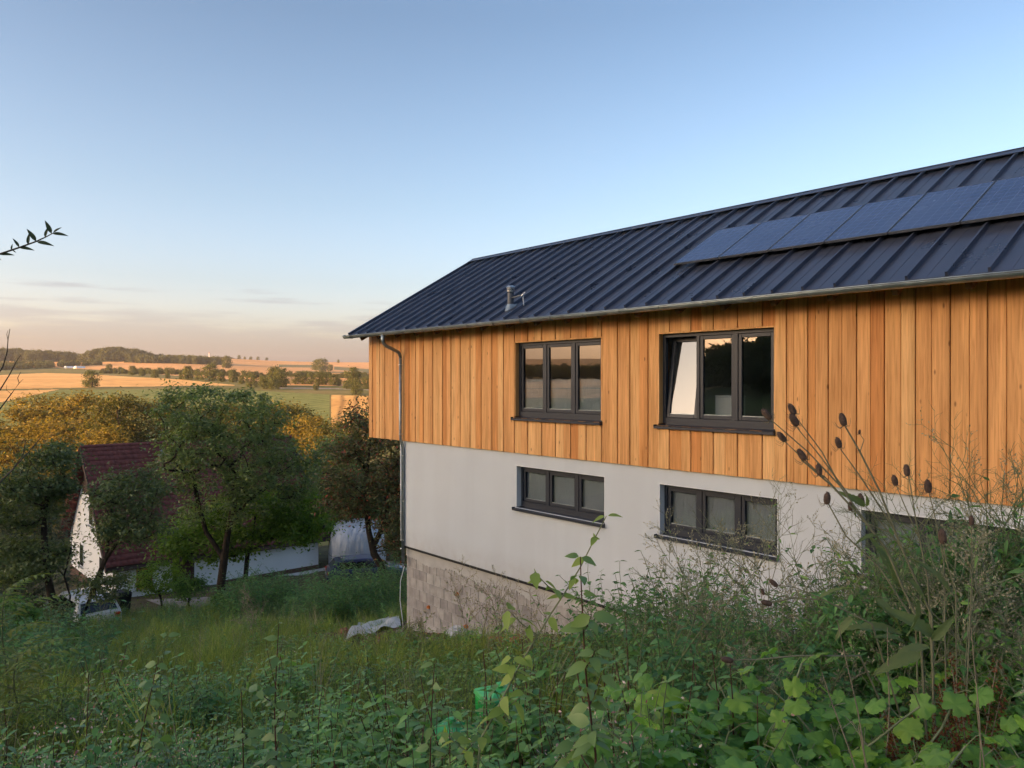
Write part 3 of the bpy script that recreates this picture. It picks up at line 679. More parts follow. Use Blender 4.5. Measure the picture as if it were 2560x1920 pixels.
class Tree:
    "crown clumps inside lobes, each reached by a branch from a growing skeleton"
    def __init__(s, seed, trunk, lobes, nclump, r0=.16, shell=.55):
        s.rg = np.random.default_rng(seed); rg = s.rg
        nodes = [np.array(p, float) for p in trunk[0]]; par = [-1] + list(range(len(nodes) - 1))
        for tr in trunk[1:]:                               # extra stems start at their nearest node
            prev = min(range(len(nodes)), key=lambda q: np.linalg.norm(nodes[q] - np.array(tr[0])))
            for p in tr: nodes.append(np.array(p, float)); par.append(prev); prev = len(nodes) - 1
        ntr = len(nodes)
        vol = np.array([l[3] * l[4] * l[5] for l in lobes]) ** .8; vol /= vol.sum()
        C = []
        for l, k in zip(lobes, np.maximum(1, np.round(vol * nclump)).astype(int)):
            d = rg.normal(size=(k, 3)); d /= np.linalg.norm(d, axis=1, keepdims=True)
            r = rg.uniform(0, 1, k) ** (1 / 3) * (1 - shell) + shell * rg.uniform(.75, 1.05, k)
            C.append(np.array(l[:3]) + d * r[:, None] * np.array(l[3:6]))
        C = np.concatenate(C); s.C = C
        base = np.array(nodes[:ntr])
        order = np.argsort(np.min(np.linalg.norm(C[:, None] - base[None], axis=2), axis=1))
        s.tips = []
        start = max(1, int(len(trunk[0]) * .45))
        ok = [i for i in range(len(nodes)) if i >= start or i >= len(trunk[0])]
        for q in order:
            c = C[q]; A = np.array([nodes[i] for i in ok]); dd = np.linalg.norm(A - c, axis=1) + .7 * np.maximum(0, A[:, 2] - c[2])
            i0 = ok[int(np.argmin(dd))]; a = nodes[i0]; ln = np.linalg.norm(c - a); prev = i0
            nst = max(2, int(ln / .7))
            for t in np.linspace(0, 1, nst + 1)[1:]:
                p = a + (c - a) * t + rg.normal(size=3) * .06 * ln * (1 - t); p[2] += -.10 * ln * math.sin(math.pi * t) * .6
                nodes.append(p); par.append(prev); prev = len(nodes) - 1; ok.append(prev)
            s.tips.append(prev)
        s.nodes, s.par = nodes, par
        cnt = np.zeros(len(nodes)); 
        for t in s.tips: cnt[t] += 1
        for i in range(len(nodes) - 1, 0, -1):
            if par[i] >= 0: cnt[par[i]] += cnt[i]
        s.rad = np.maximum(.006, r0 * (np.maximum(cnt, .5) / cnt[0]) ** .5)
    def wood(s, name, mat, parent, n=6, minr=0.0):
        ch = {}
        for i, p in enumerate(s.par):
            if p >= 0: ch.setdefault(p, []).append(i)
        mb = MB(); done = set()
        stack = [0]
        while stack:
            i = stack.pop(); path = [i] if s.par[i] < 0 else [s.par[i], i]
            rad = [s.rad[j] for j in path]
            if s.par[i] >= 0: rad[0] = min(rad[0], s.rad[i] * 1.25)
            cur = i
            while cur in ch:
                ks = sorted(ch[cur], key=lambda j: -s.rad[j]); nxt = ks[0]; stack += ks[1:]
                path.append(nxt); rad.append(s.rad[nxt]); cur = nxt
            if len(path) > 1 and max(rad) >= minr:
                if s.par[path[0]] < 0: rad[0] *= 1.5
                mb.tube([s.nodes[j] for j in path], rad, n, cap=False)
        return mb.build(name, mat, parent, smooth=True)
    def leaves(s, per, rc, size, tpl, up=.8, zs=.7, droop=.3):
        rg = s.rg; C = np.repeat(s.C, per, 0); n = len(C)
        k = rg.lognormal(0, .3, len(s.C)); off = rg.normal(size=(n, 3)) * rc * np.repeat(k, per)[:, None]; off[:, 2] *= zs
        P = C + off
        nr = off / (np.linalg.norm(off, axis=1, keepdims=True) + 1e-6) * .5 + rg.normal(size=(n, 3)) * .55; nr[:, 2] += up
        return scatter_leaves(P, frames(nr, rg, droop), size * rg.uniform(.6, 1.3, n), tpl)
m_bark = pmat('bark', (.05, .038, .028), .9, .1, bump=.8, bscale=18, var=.35, vscale=9)
m_barkg = pmat('grey_bark', (.11, .095, .075), .9, .1, bump=.6, bscale=18, var=.3, vscale=9)
def make_tree(name, label, loc, seed, trunk, lobes, nclump, per, rc, size, mat, r0=.16, tpl=T_LEAF, bark=None, group=None, rz=0, **k):
    o = thing(name, label, 'tree', loc, rz, group)
    t = Tree(seed, trunk, lobes, nclump, r0)
    t.wood('trunk', bark or m_bark, o)
    obj('crown', npmesh('crown', *t.leaves(per, rc, size, tpl, **k), mat), o)
    return o
def copy_tree(src, loc, rz, sc, label, group=None, sz=None):
    o = src.copy(); COL.objects.link(o); o.location = loc; o.rotation_euler = (0, 0, rz); o.scale = (sc, sc, sz or sc); o['label'] = label
    if group: o['group'] = group
    for c in src.children:
        q = c.copy(); COL.objects.link(q); q.parent = o
    return o
PROTO = 0
def scatter(name, protos, P, rot, scl, idx, label, category=None, kind='stuff'):
    "ground cover nobody could count: points carrying instances of a few plants"
    global PROTO
    cl_ = bpy.data.collections.new('plants_%d' % PROTO); PROTO += 1
    for i, me in enumerate(protos):
        q = bpy.data.objects.new('p%02d_%s' % (i, me.name), me); cl_.objects.link(q)
    me = bpy.data.meshes.new(name); me.vertices.add(len(P)); me.vertices.foreach_set('co', np.asarray(P, np.float32).ravel())
    a = me.attributes.new('rot', 'FLOAT_VECTOR', 'POINT'); a.data.foreach_set('vector', np.asarray(rot, np.float32).ravel())
    a = me.attributes.new('scl', 'FLOAT', 'POINT'); a.data.foreach_set('value', np.asarray(scl, np.float32))
    a = me.attributes.new('pick', 'INT', 'POINT'); a.data.foreach_set('value', np.asarray(idx, np.int32))
    me.update()
    o = obj(name, me, None, kind=kind, label=label)
    if category: o['category'] = category
    ng = bpy.data.node_groups.new(name, 'GeometryNodeTree')
    ng.interface.new_socket('Geometry', in_out='INPUT', socket_type='NodeSocketGeometry'); ng.interface.new_socket('Geometry', in_out='OUTPUT', socket_type='NodeSocketGeometry')
    gi = N(ng, 'NodeGroupInput'); go = N(ng, 'NodeGroupOutput')
    ci = N(ng, 'GeometryNodeCollectionInfo'); ci.inputs[0].default_value = cl_; ci.inputs[1].default_value = True; ci.inputs[2].default_value = True
    ip = N(ng, 'GeometryNodeInstanceOnPoints'); ip.inputs['Pick Instance'].default_value = True
    def at(nm, ty):
        q = N(ng, 'GeometryNodeInputNamedAttribute', data_type=ty); q.inputs[0].default_value = nm; return q.outputs[0]
    L(ng, gi.outputs[0], ip.inputs['Points']); L(ng, ci.outputs[0], ip.inputs['Instance']); L(ng, at('pick', 'INT'), ip.inputs['Instance Index'])
    e2r = N(ng, 'FunctionNodeEulerToRotation'); L(ng, at('rot', 'FLOAT_VECTOR'), e2r.inputs[0]); L(ng, e2r.outputs[0], ip.inputs['Rotation'])
    cx = N(ng, 'ShaderNodeCombineXYZ'); s_ = at('scl', 'FLOAT')
    for i in range(3): L(ng, s_, cx.inputs[i])
    L(ng, cx.outputs[0], ip.inputs['Scale']); L(ng, ip.outputs[0], go.inputs[0])
    md = o.modifiers.new('scatter', 'NODES'); md.node_group = ng
    return o

# ------------------------------------------------------------------ far woods and hedgerow trees
lm_far = leafmat('far_leaves', [(.05, .065, .03), (.075, .085, .035), (.10, .10, .045)], .7, .2, .1, 1.3)
lm_hedge = leafmat('hedge_leaves', [(.05, .065, .022), (.075, .085, .028), (.10, .10, .035)], .6, .25, .15, 1.45)
lm_gold = leafmat('willow_leaves', [(.14, .115, .028), (.20, .155, .035), (.26, .19, .04), (.12, .12, .035)], .55, .35, .2)
lm_goldd = leafmat('olive_leaves', [(.06, .075, .022), (.09, .095, .028), (.12, .11, .03)], .55, .3, .2)
def crown_mesh(name, seed, mat, lobes, ncl, per, rc, size, trunk):
    t = Tree(seed, trunk, lobes, ncl, .2)
    v = t.leaves(per, rc, size, T_LEAF, up=.7); w = t
    return t, v
far_protos = []
for s_ in range(4):
    r_ = random.Random(s_ + 40); hh = r_.uniform(9, 13); w_ = r_.uniform(3.2, 4.6)
    t, v = crown_mesh('far_crown', 90 + s_, lm_far, [(0, 0, hh * .55, w_, w_, hh * .42), (r_.uniform(-1.5, 1.5), r_.uniform(-1.5, 1.5), hh * .4, w_ * .9, w_ * .8, hh * .3)], 60, 12, .75, 1.5, [[(0, 0, 0), (0, 0, hh * .3), (0, 0, hh * .7)]])
    far_protos.append(npmesh('far_crown', *v, lm_far))
def wood_points(n, inside, seed, step):
    rg = np.random.default_rng(seed); P = []
    while len(P) < n:
        q = inside(rg); 
        if q is not None: P.append(q)
    return np.array(P)
def put_wood(name, label, XY, seed, smin=.8, smax=1.25):
    rg = np.random.default_rng(seed); n = len(XY); P = np.column_stack([XY, H(XY[:, 0], XY[:, 1]) - .4])
    return scatter(name, far_protos, P, np.column_stack([np.zeros(n), np.zeros(n), rg.uniform(0, 6.28, n)]), rg.uniform(smin, smax, n), rg.integers(0, 4, n), label, 'wood')
rg = np.random.default_rng(5)
# wooded hills on the left skyline
pts = []
for hx, hy, hz, hr in HILLS:
    k = int(60 + (hr * 1.55) ** 2 * 3.14 / 32); a = rg.uniform(0, 6.283, k); r = np.sqrt(rg.uniform(0, 1, k)) * hr * 1.5
    pts.append(np.column_stack([hx + r * np.cos(a), hy + r * np.sin(a) * 1.2]))
pts = np.concatenate(pts); 
put_wood('hill_wood', 'dark wooded hills on the left skyline beyond the fields', pts, 6, .55, .85)
# darker belt of wood in front of the hills
k = 260; cx_ = rg.uniform(-420, 560, k); yy = rg.uniform(0, 1, k)
dpt = np.interp(cx_, [-420, 0, 250, 640, 700], [560, 590, 640, 760, 790]) + rg.uniform(0, 60, k)
uu = (cx_ * .452 - 1280) / F
put_wood('wood_belt', 'dark belt of wood along the left end of the fields', np.column_stack([uu * dpt, dpt]), 8, .35, .6)
# shaded hillside wood behind and left of the viewer, and woods down the valley
k = 2600; xy = np.column_stack([rg.normal(-215, 72, k), rg.normal(-118, 66, k)]); xy = xy[(xy[:, 1] < -20 - .15 * (xy[:, 0] + 180)) & (xy[:, 0] < -75)]
put_wood('hillside_wood', 'wood on the hillside behind the viewer', xy, 9, .9, 1.4)
k = 700; a = rg.uniform(R(-118), R(-62), k); r = rg.uniform(420, 640, k); xy = np.column_stack([np.sin(a) * r, np.cos(a) * r])
xy = xy[(np.sin(xy[:, 0] / 130) + np.cos(xy[:, 1] / 110)) > -.1]
put_wood('valley_wood', 'woods further down the valley', xy, 10, .6, .9)
# hedgerow trees, one by one
hp = []
for s_ in range(5):
    r_ = random.Random(70 + s_); hh = 8.0; w_ = r_.uniform(2.6, 3.8)
    lob = [(0, 0, hh * .55, w_, w_, hh * .42), (r_.uniform(-1.6, 1.6), r_.uniform(-1, 1), hh * .22, w_ * 1.0, w_, hh * .24), (r_.uniform(-2, 2), r_.uniform(-1, 1), hh * .7, w_ * .6, w_ * .6, hh * .22)]
    hp.append((70 + s_, [[(0, 0, -.6), (.1, 0, hh * .2), (0, .1, hh * .5), (.1, 0, hh * .75)]], lob))
hedge_src = []
HL = [  # pixel x, base pixel y, depth, height m, label
 (230, 968, 335, 8.6, 'round lone tree at the near edge of the golden field'),
 (272, 925, 520, 6.0, 'small bush left of the hedge below the white tunnels'),
 (300, 931, 500, 5.0, 'low hedge bush right of the lone field tree'),
 (331, 938, 500, 8.5, 'bushy hedge tree above the golden field, first of the row'),
 (356, 940, 500, 6.0, 'small hedge tree next to the first bushy one'),
 (388, 944, 490, 7.5, 'broad hedge bush over the golden field edge'),
 (418, 946, 480, 5.0, 'low bush in the dip of the hedge'),
 (452, 948, 470, 5.5, 'flat bush in the middle of the hedge'),
 (470, 949, 470, 11.5, 'domed tree rising from the hedge'),
 (495, 950, 470, 7.0, 'small tree at the foot of the tall poplar'),
 (524, 952, 470, 14.5, 'tallest upright tree of the hedge'),
 (552, 954, 465, 8.0, 'dark bush right of the tallest hedge tree'),
 (583, 956, 460, 10.5, 'pointed tree in the right part of the hedge'),
 (604, 960, 450, 6.5, 'low bush beside the pointed hedge tree'),
 (628, 968, 400, 9.0, 'spindly tree below the hedge at the field corner'),
 (655, 964, 440, 7.5, 'olive bush before the hedge corner'),
 (660, 972, 385, 7.0, 'front bush at the hedge corner'),
 (688, 967, 420, 15.0, 'wide twin crowned tree at the hedge corner'),
 (703, 968, 415, 14.0, 'full round tree ending the hedge corner'),
 (683, 974, 380, 6.5, 'low bush under the twin crowned tree'),
 (738, 965, 470, 9.0, 'first tree of the right hand row by the road'),
 (757, 966, 470, 8.0, 'second tree of the right hand row by the road'),
 (778, 967, 470, 10.0, 'third tree of the right hand row by the road'),
 (798, 968, 465, 11.0, 'fourth tree of the right hand row, tall and round'),
 (815, 969, 465, 10.0, 'fifth tree of the right hand row by the road'),
 (834, 970, 460, 9.5, 'sixth tree of the right hand row, pale'),
 (790, 976, 400, 5.0, 'roadside bush below the right hand row'),
 (848, 972, 455, 6.0, 'low bush closing the right hand row'),
 (883, 972, 440, 15.5, 'big tree right of the road, near the timber house corner'),
 (866, 976, 420, 6.5, 'bush left of the big roadside tree'),
 (890, 986, 330, 7.0, 'bush below the big roadside tree'),
 (918, 975, 420, 10.0, 'tree half hidden by the timber house corner'),
 (537, 920, 800, 9.0, 'dark purple round tree on the upper field'),
 (567, 920, 790, 14.5, 'tall warm lit tree on the upper field'),
 (805, 929, 700, 14.0, 'lone round tree in the upper right field'),
 (790, 926, 850, 13.0, 'dim tree left of the lone upper right tree'),
 (826, 928, 850, 9.0, 'dim tree right of the lone upper right tree'),
 (598, 899, 1260, 8.5, 'highest tree on the skyline above the fields'),
 (612, 899, 1260, 5.5, 'skyline tree, second above the fields'),
 (627, 899, 1260, 6.0, 'skyline tree, third above the fields'),
 (645, 900, 1260, 6.5, 'skyline tree, fourth above the fields'),
 (667, 901, 1260, 6.0, 'skyline tree, last of the four above the fields'),
 (846, 907, 1260, 6.0, 'lone skyline tree near the timber house roof'),
 (499, 893, 1260, 3.5, 'tiny skyline bush left of the pale mast'),
 (459, 893, 1260, 3.5, 'tiny leftmost bush on the field skyline'),
]
for i, (x, y, Yd, hm, lab) in enumerate(HL):
    p = px(x, y, Yd); k = i % 5; sc = hm / 8.9 * (.84 if 390 < Yd < 560 else 1); grp = 'trees along the far fields'
    # stand the tree on the slope where that bearing meets the ground
    u_ = p.x / p.y; D_ = np.linspace(Yd * .75, Yd * 1.3, 60); e_ = np.abs(957 - F * H(u_ * D_, D_) / D_ - y); Yd2 = float(D_[int(np.argmin(e_ + .004 * np.abs(D_ - Yd)))])
    p = Vector((u_ * Yd2, Yd2, h(u_ * Yd2, Yd2))); sc *= Yd2 / Yd
    if len(hedge_src) <= k:
        sd_, tr_, lo_ = hp[k]
        o = make_tree('field_tree', lab, p, sd_, tr_, lo_, 110, 24, .55, .6, lm_hedge, .3, group=grp); o.scale = (sc,) * 3; hedge_src.append(o)
    else: copy_tree(hedge_src[k], p, (i * 2.4) % 6.28, sc, lab, grp)
# skyline copse and low hedge lines
k = 70; cx_ = rg.uniform(1180, 1300, k); D_ = rg.uniform(1255, 1300, k); uu = (cx_ * .452 - 1280) / F
put_wood('skyline_copse', 'low copse on the skyline above the fields', np.column_stack([uu * D_, D_]), 12, .25, .4)
k = 260; cx_ = np.concatenate([rg.uniform(550, 1560, 170), rg.uniform(1600, 2060, 90)]); D_ = np.interp(cx_, [550, 1000, 1300, 1560, 1600, 2060], [520, 490, 460, 430, 480, 450]) + rg.uniform(-14, 14, k); uu = (cx_ * .452 - 1280) / F
put_wood('hedge', 'continuous low hedge between the far fields', np.column_stack([uu * D_, D_]), 13, .2, .42)
# ------------------------------------------------------------------ white house below
m_wh = pmat('white_render', (.80, .80, .79), .85, .2, bump=.2, bscale=60, var=.04, vscale=.7)
m_brown = pmat('brown_plinth', (.12, .065, .045), .85, var=.15)
m_dkwood = pmat('dark_boarding', (.06, .035, .025), .8, var=.3, vscale=8)
m_shut = pmat('orange_shutter', (.36, .15, .05), .6, var=.1)
m_door = pmat('dark_red_door', (.06, .018, .018), .5)
m_tile = pmat('red_tile', (.17, .052, .042), .75, .3, bump=.3, bscale=60, var=.4, vscale=4)
m_tileold = m_tile
FW = Vector((.755, .656, 0)).normalized(); HA = Vector((-19.6, 38.0, 0)); HZ = -10.95
wh = thing('white_house', 'white rendered house with steep red tiled roof below among the trees', 'house', (HA.x, HA.y, HZ), math.atan2(FW.y, FW.x))
LEN, DEP, EAV, RDG = 10.9, 10.0, 2.25, 7.45
m = MB()
m.add([(0,0,-1),(LEN,0,-1),(LEN,DEP,-1),(0,DEP,-1),(0,0,EAV),(LEN,0,EAV),(LEN,DEP,EAV),(0,DEP,EAV),(0,DEP/2,RDG-.15),(LEN,DEP/2,RDG-.15)],
      [(0,1,5,4),(2,3,7,6),(1,2,6,9,5),(3,0,4,8,7),(0,3,2,1),(4,5,9,8),(6,7,8,9)])
part('wall', m, m_wh, wh)
part('plinth_band', MB().box(5.2, LEN + .01, -.02, .0, -.6, .28).box(-.012, -.001, 0, DEP, -.6, .22), m_brown, wh)
pr = math.atan2(RDG - EAV, DEP / 2); sl = math.hypot(RDG - EAV, DEP / 2) + .62
def wroof(name, back):
    o = obj(name, None, wh, (-.5, DEP / 2, RDG), (pr, 0, 0) if not back else (pr, 0, math.pi)); return o
fr_ = wroof('roof', False); bk_ = obj('rear_roof', MB().box(-LEN - .5 - .6, .5 - .5 + .1, -sl, 0, -.12, 0).mesh('rear_roof', m_tile), wh, (-.5, DEP / 2, RDG), (pr, 0, math.pi))
part('roof_boarding', MB().box(0, LEN + 1.1, -sl + .02, 0, -.12, -.02), m_dkwood, fr_)
part('barge_board', MB().box(-.04, .02, -sl, .05, -.2, .05), m_dkwood, fr_)
tw, tl = .245, .335
tv = []; tf = []
for i in range(5):
    xx = tw * 1.04 * i / 4; zz = .035 * math.sin(math.pi * i / 4) ** 2 + (.0 if i < 4 else .012)
    tv += [(xx, 0, .05 + zz), (xx, tl * 1.12, .015 + zz), (xx, 0, .03 + zz)]
for i in range(4):
    a = 3 * i; tf += [(a, a + 3, a + 4, a + 1), (a + 2, a + 5, a + 3, a)]
TILE = MB().add(tv, tf).mesh('tile', m_tile, True)
nc = int((LEN + 1.1) / tw); nr = int(sl / tl); rest = MB(); rt = random.Random(4); made = 0
for r_ in range(nr):
    for c_ in range(nc):
        p_ = (c_ * tw, -(r_ + 1) * tl, rt.uniform(0, .012))
        if made < 300 and r_ < 12 and c_ < 30: obj('tile', TILE, fr_, p_, (rt.uniform(-.015, .015), 0, rt.uniform(-.012, .012))); made += 1
        else: rest.add([(v[0] + p_[0], v[1] + p_[1], v[2] + p_[2]) for v in tv], tf)
o = part('lower_tiles', rest, m_tile, fr_, smooth=True); o['kind'] = 'stuff'
for k in range(33): part('ridge_tile', MB().tube([(k * .365, .02, .02), (k * .365 + .37, .02, .03)], .11, 10), m_tile, fr_)
part('house_gutter', MB().tube([(0, -sl - .05, -.05), (LEN + 1.1, -sl - .05, -.05)], .06, 8), m_dkwood, fr_)
for k in range(13):
    y = 3.35 + k * .26; zt = RDG - .2 - abs(y + .12 - DEP / 2) * (RDG - EAV) / (DEP / 2)
    part('gable_board', MB().box(-.05, -.012, y, y + .245, 4.9 - .1 * (k % 2), max(zt, 5.0)), m_dkwood, wh)
def hwin(x0, x1, z0, z1, face, shutter=0):
    w = obj('window', None, wh)
    def bx(a, b, y0, y1, c, d): return (a, b, y0, y1, c, d) if face == 'front' else (y0, y1, a, b, c, d)
    part('frame', MB().box(*bx(x0, x1, -.03, -.002, z0, z1)), m_shut if shutter else m_white, w)
    zt = z1 - shutter
    part('pane', MB().box(*bx(x0 + .06, x1 - .06, -.036, -.031, z0 + .06, zt - .06)), pmat('dark_pane', (.01, .012, .014), .08, .6), w)
    if shutter: part('roller_shutter', MB().box(*bx(x0 + .03, x1 - .03, -.05, -.037, zt, z1 - .02)), m_shut, w)
    part('sill', MB().box(*bx(x0 - .06, x1 + .06, -.12, -.0305, z0 - .05, z0 - .002)), m_zinc, w)
hwin(.96, 1.72, .55, 2.0, 'front', .45)
hwin(2.2, 3.1, .6, 1.9, 'gable'); hwin(6.6, 7.5, .6, 1.9, 'gable'); hwin(4.4, 5.3, 3.2, 4.3, 'gable')
dr = obj('door', MB().box(2.8, 3.68, -.05, -.002, .1, 2.03).mesh('door', m_door), wh)
part('handle', MB().tube([(3.55, -.09, .85), (3.55, -.09, 1.0)], .018, 6), m_zinc, dr); part('door_frame', MB().box(2.7, 2.795, -.06, -.002, -.1, 1.86).box(3.685, 3.78, -.06, -.002, -.1, 1.86).box(2.795, 3.685, -.06, -.002, 1.785, 1.86), m_dkwood, dr)
part('downpipe', MB().tube([(-.1, -.08, EAV), (-.1, -.08, -.4)], .045, 8), m_zinc, wh)
cp = obj('chimney', MB().box(3.2, 3.55, 3.75, 4.1, 5.6, 6.85).mesh('chimney', pmat('sandy_chimney', (.36, .24, .13), .9, var=.25)), wh)
part('chimney_cap', MB().box(3.16, 3.59, 3.71, 4.14, 6.852, 6.92).lathe([(.09, 6.92), (.09, 7.12), (.13, 7.14), (.02, 7.22)], 10, (3.37, 3.92, 0)), m_zinc, cp)
part('roof_vent', MB().lathe([(.09, 0), (.09, .25), (.15, .27), (.03, .36)], 10, (4.6, 3.1, 5.1)), m_white, wh)
# terrace, path and yard
m_conc = pmat('yard_concrete', (.24, .215, .19), .9, .2, bump=.4, bscale=30, var=.25, vscale=1.5)
m_terr = pmat('pale_slab', (.55, .54, .52), .9, bump=.2, bscale=30, var=.12)
Mw = Matrix.Translation((HA.x, HA.y, HZ)) @ Matrix.Rotation(math.atan2(FW.y, FW.x), 4, 'Z')
t = obj('terrace', MB().box(5.6, 11.6, -1.6, -.03, -.5, .02).mesh('terrace', m_terr), None, kind='structure'); t.matrix_world = Mw
for k in range(12): MB().box(5.6 + k * .5, 5.6 + k * .5 + .49, -1.64, -.1, .021, .055).build('slab', m_terr, t)
pth = MB(); pp = [px(440, 1478, 37.5), px(500, 1490, 35), px(560, 1515, 31.5), px(600, 1540, 28.5)]
L_ = []; 
for i, p in enumerate(pp):
    w = (1.5, 1.5, 1.3, 1.0)[i]; L_ += [(p.x - w, p.y, h(p.x - w, p.y) + .05), (p.x + w, p.y, h(p.x + w, p.y) + .05)]
pth.add(L_, [(2*i, 2*i+1, 2*i+3, 2*i+2) for i in range(len(pp) - 1)]); o = pth.build('path', m_conc); o['kind'] = 'structure'

# ------------------------------------------------------------------ vehicles and bins by the white house
def car(name, label, loc, rz, paint, Lc=4.3, Wc=1.76, Hc=1.46, hatch=True):
    c = thing(name, label, 'car', loc, rz)
    hw = Wc / 2
    # side profile stations along y (rear = -L/2): (y, z_low, z_belt, half width)
    st = [(-.5, .36, .78, .80), (-.485, .28, .92, .90), (-.42, .24, .95, .97), (-.2, .22, .95, 1.0), (.05, .22, .93, 1.0), (.28, .24, .90, .99), (.42, .26, .80, .94), (.485, .32, .66, .84), (.5, .38, .58, .72)]
    rings = []
    for y, zl, zb, w in st:
        x = hw * w; yy = y * Lc
        rings.append([(-x * .9, yy, zl), (-x, yy, zl + .14), (-x, yy, zb - .12), (-x * .93, yy, zb), (0, yy, zb + .02), (x * .93, yy, zb), (x, yy, zb - .12), (x, yy, zl + .14), (x * .9, yy, zl)])
    part('body', MB().loft(rings), paint, c, smooth=True, bevel=.02)
    gl = [(-.47, .93, .80, .86), (-.40, Hc - .10, .66, .70), (-.30, Hc - .01, .62, .66), (-.05, Hc, .62, .66), (.08, Hc - .05, .63, .68), (.27, .90, .82, .86)]
    rings = []
    for y, zt, wt, wb in gl:
        x = hw * wt / .8 * .9; yy = y * Lc; zb = .9
        rings.append([(-hw * .9, yy, zb - .02), (-x, yy, max(zt - .04, zb - .01)), (-x * .9, yy, max(zt, zb)), (x * .9, yy, max(zt, zb)), (x, yy, max(zt - .04, zb - .01)), (hw * .9, yy, zb - .02)])
    cab = part('cabin', MB().loft(rings), paint, c, smooth=False, bevel=.02)
    dk = pmat('car_glass', (.006, .007, .009), .06, .6)
    # rear window, windscreen, side windows set just proud of the cabin skin
    y0, y1 = -.463 * Lc, -.405 * Lc
    part('rear_window', MB().add([(-hw*.74, y0 - .012, .98), (hw*.74, y0 - .012, .98), (hw*.66, y1 - .012, Hc - .14), (-hw*.66, y1 - .012, Hc - .14)], [(0, 1, 2, 3)]), dk, c)
    part('windscreen', MB().add([(hw*.76, .255 * Lc, .94), (-hw*.76, .255 * Lc, .94), (-hw*.63, .098 * Lc, Hc - .07), (hw*.63, .098 * Lc, Hc - .07)], [(0, 1, 2, 3)]), dk, c)
    for s in (-1, 1):
        for a, b in ((-.36, -.16), (-.15, .06)):
            q = MB().add([(s*hw*.915, a*Lc, .97), (s*hw*.915, (b + .04)*Lc, .97), (s*hw*.76, b*Lc - .02, Hc - .13), (s*hw*.76, (a + .01)*Lc, Hc - .13)], [(0, 1, 2, 3) if s > 0 else (3, 2, 1, 0)])
            part('side_window', q, dk, c)
        part('tail_light', MB().box(s*hw*.70 - .11, s*hw*.70 + .11, -.5 * Lc - .012, -.47 * Lc, .66, .86), pmat('tail_red', (.55, .02, .015), .2, .5), c, bevel=.02)
        part('headlight', MB().box(s*hw*.62 - .15, s*hw*.62 + .15, .46 * Lc, .494 * Lc, .58, .70), pmat('headlamp', (.6, .6, .6), .1), c, bevel=.02)
        part('mirror', MB().box(s*(hw + .09) - .08, s*(hw + .09) + .08, .15 * Lc - .05, .15 * Lc + .06, .92, 1.06), paint, c, bevel=.02)
        for yw in (-.31, .31):
            w = obj('wheel', None, c, (s * (hw - .09), yw * Lc, .31), (0, R(90), 0))
            part('tyre', MB().lathe([(.2, -.09), (.30, -.095), (.315, -.06), (.315, .06), (.30, .095), (.2, .09)], 20), pmat('tyre', (.015, .015, .015), .9), w)
            part('rim', MB().lathe([(.02, -.1), (.17, -.085), (.2, -.07), (.2, .07), (.17, .085), (.02, .1)], 12), m_zinc, w)
    part('bumper', MB().box(-hw*.86, hw*.86, -.5*Lc - .05, -.49*Lc, .34, .56), paint, c, bevel=.03)
    part('number_plate', MB().box(-.26, .26, -.5*Lc - .056, -.5*Lc - .051, .62, .73), m_white, c)
    return c
m_wpaint = pmat('white_paint', (.62, .63, .64), .3, .5, coat=.6); m_bpaint = pmat('dark_blue_paint', (.012, .02, .07), .3, .5, coat=.8)
CARZ = math.atan2(dv.y, dv.x) - math.pi / 2
pc = px(213, 1562, 29.5); pc.y += 1.3; pc.x -= .9
car('parked_car', 'white hatchback parked behind the forked tree, seen from the rear', (pc.x, pc.y, h(pc.x, pc.y) + .02), CARZ + .12, m_wpaint)
pb = px(912, 1440, 41.5); pb.y += .6
car('parked_car', 'dark blue car in front of the silver tarpaulin, half behind nettles', (pb.x, pb.y, HZ + .05), R(-72), m_bpaint, Hc=1.42)
# covered trailer under a silver tarpaulin
tp = px(893, 1420, 46.5)
tr_ = thing('covered_trailer', 'tall vehicle wrapped in a pale silver blue tarpaulin beside the white house', 'trailer', (tp.x, tp.y, HZ + .15), R(12))
def tarp_mat():
    m = bpy.data.materials.new('silver_tarpaulin'); m.use_nodes = True; t = m.node_tree; b = t.nodes['Principled BSDF']
    g = N(t, 'ShaderNodeNewGeometry'); n = N(t, 'ShaderNodeTexNoise'); n.inputs['Scale'].default_value = 1.4; n.inputs['Detail'].default_value = 5; L(t, g.outputs['Position'], n.inputs['Vector'])
    L(t, ramp(t, n.outputs[0], [(.3, (.30, .34, .40)), (.7, (.46, .50, .55))]), b.inputs['Base Color']); b.inputs['Roughness'].default_value = .45; b.inputs['Metallic'].default_value = .15
    mp = N(t, 'ShaderNodeMapping'); mp.inputs['Scale'].default_value = (5, 5, .8); L(t, g.outputs['Position'], mp.inputs[0])
    n2 = N(t, 'ShaderNodeTexNoise'); n2.inputs['Scale'].default_value = 1; n2.inputs['Detail'].default_value = 4; L(t, mp.outputs[0], n2.inputs['Vector'])
    u = N(t, 'ShaderNodeBump'); u.inputs['Strength'].default_value = .8; u.inputs['Distance'].default_value = .12; L(t, n2.outputs[0], u.inputs['Height']); L(t, u.outputs[0], b.inputs['Normal'])
    return m
rings = []; nR = 40; rt = random.Random(8)
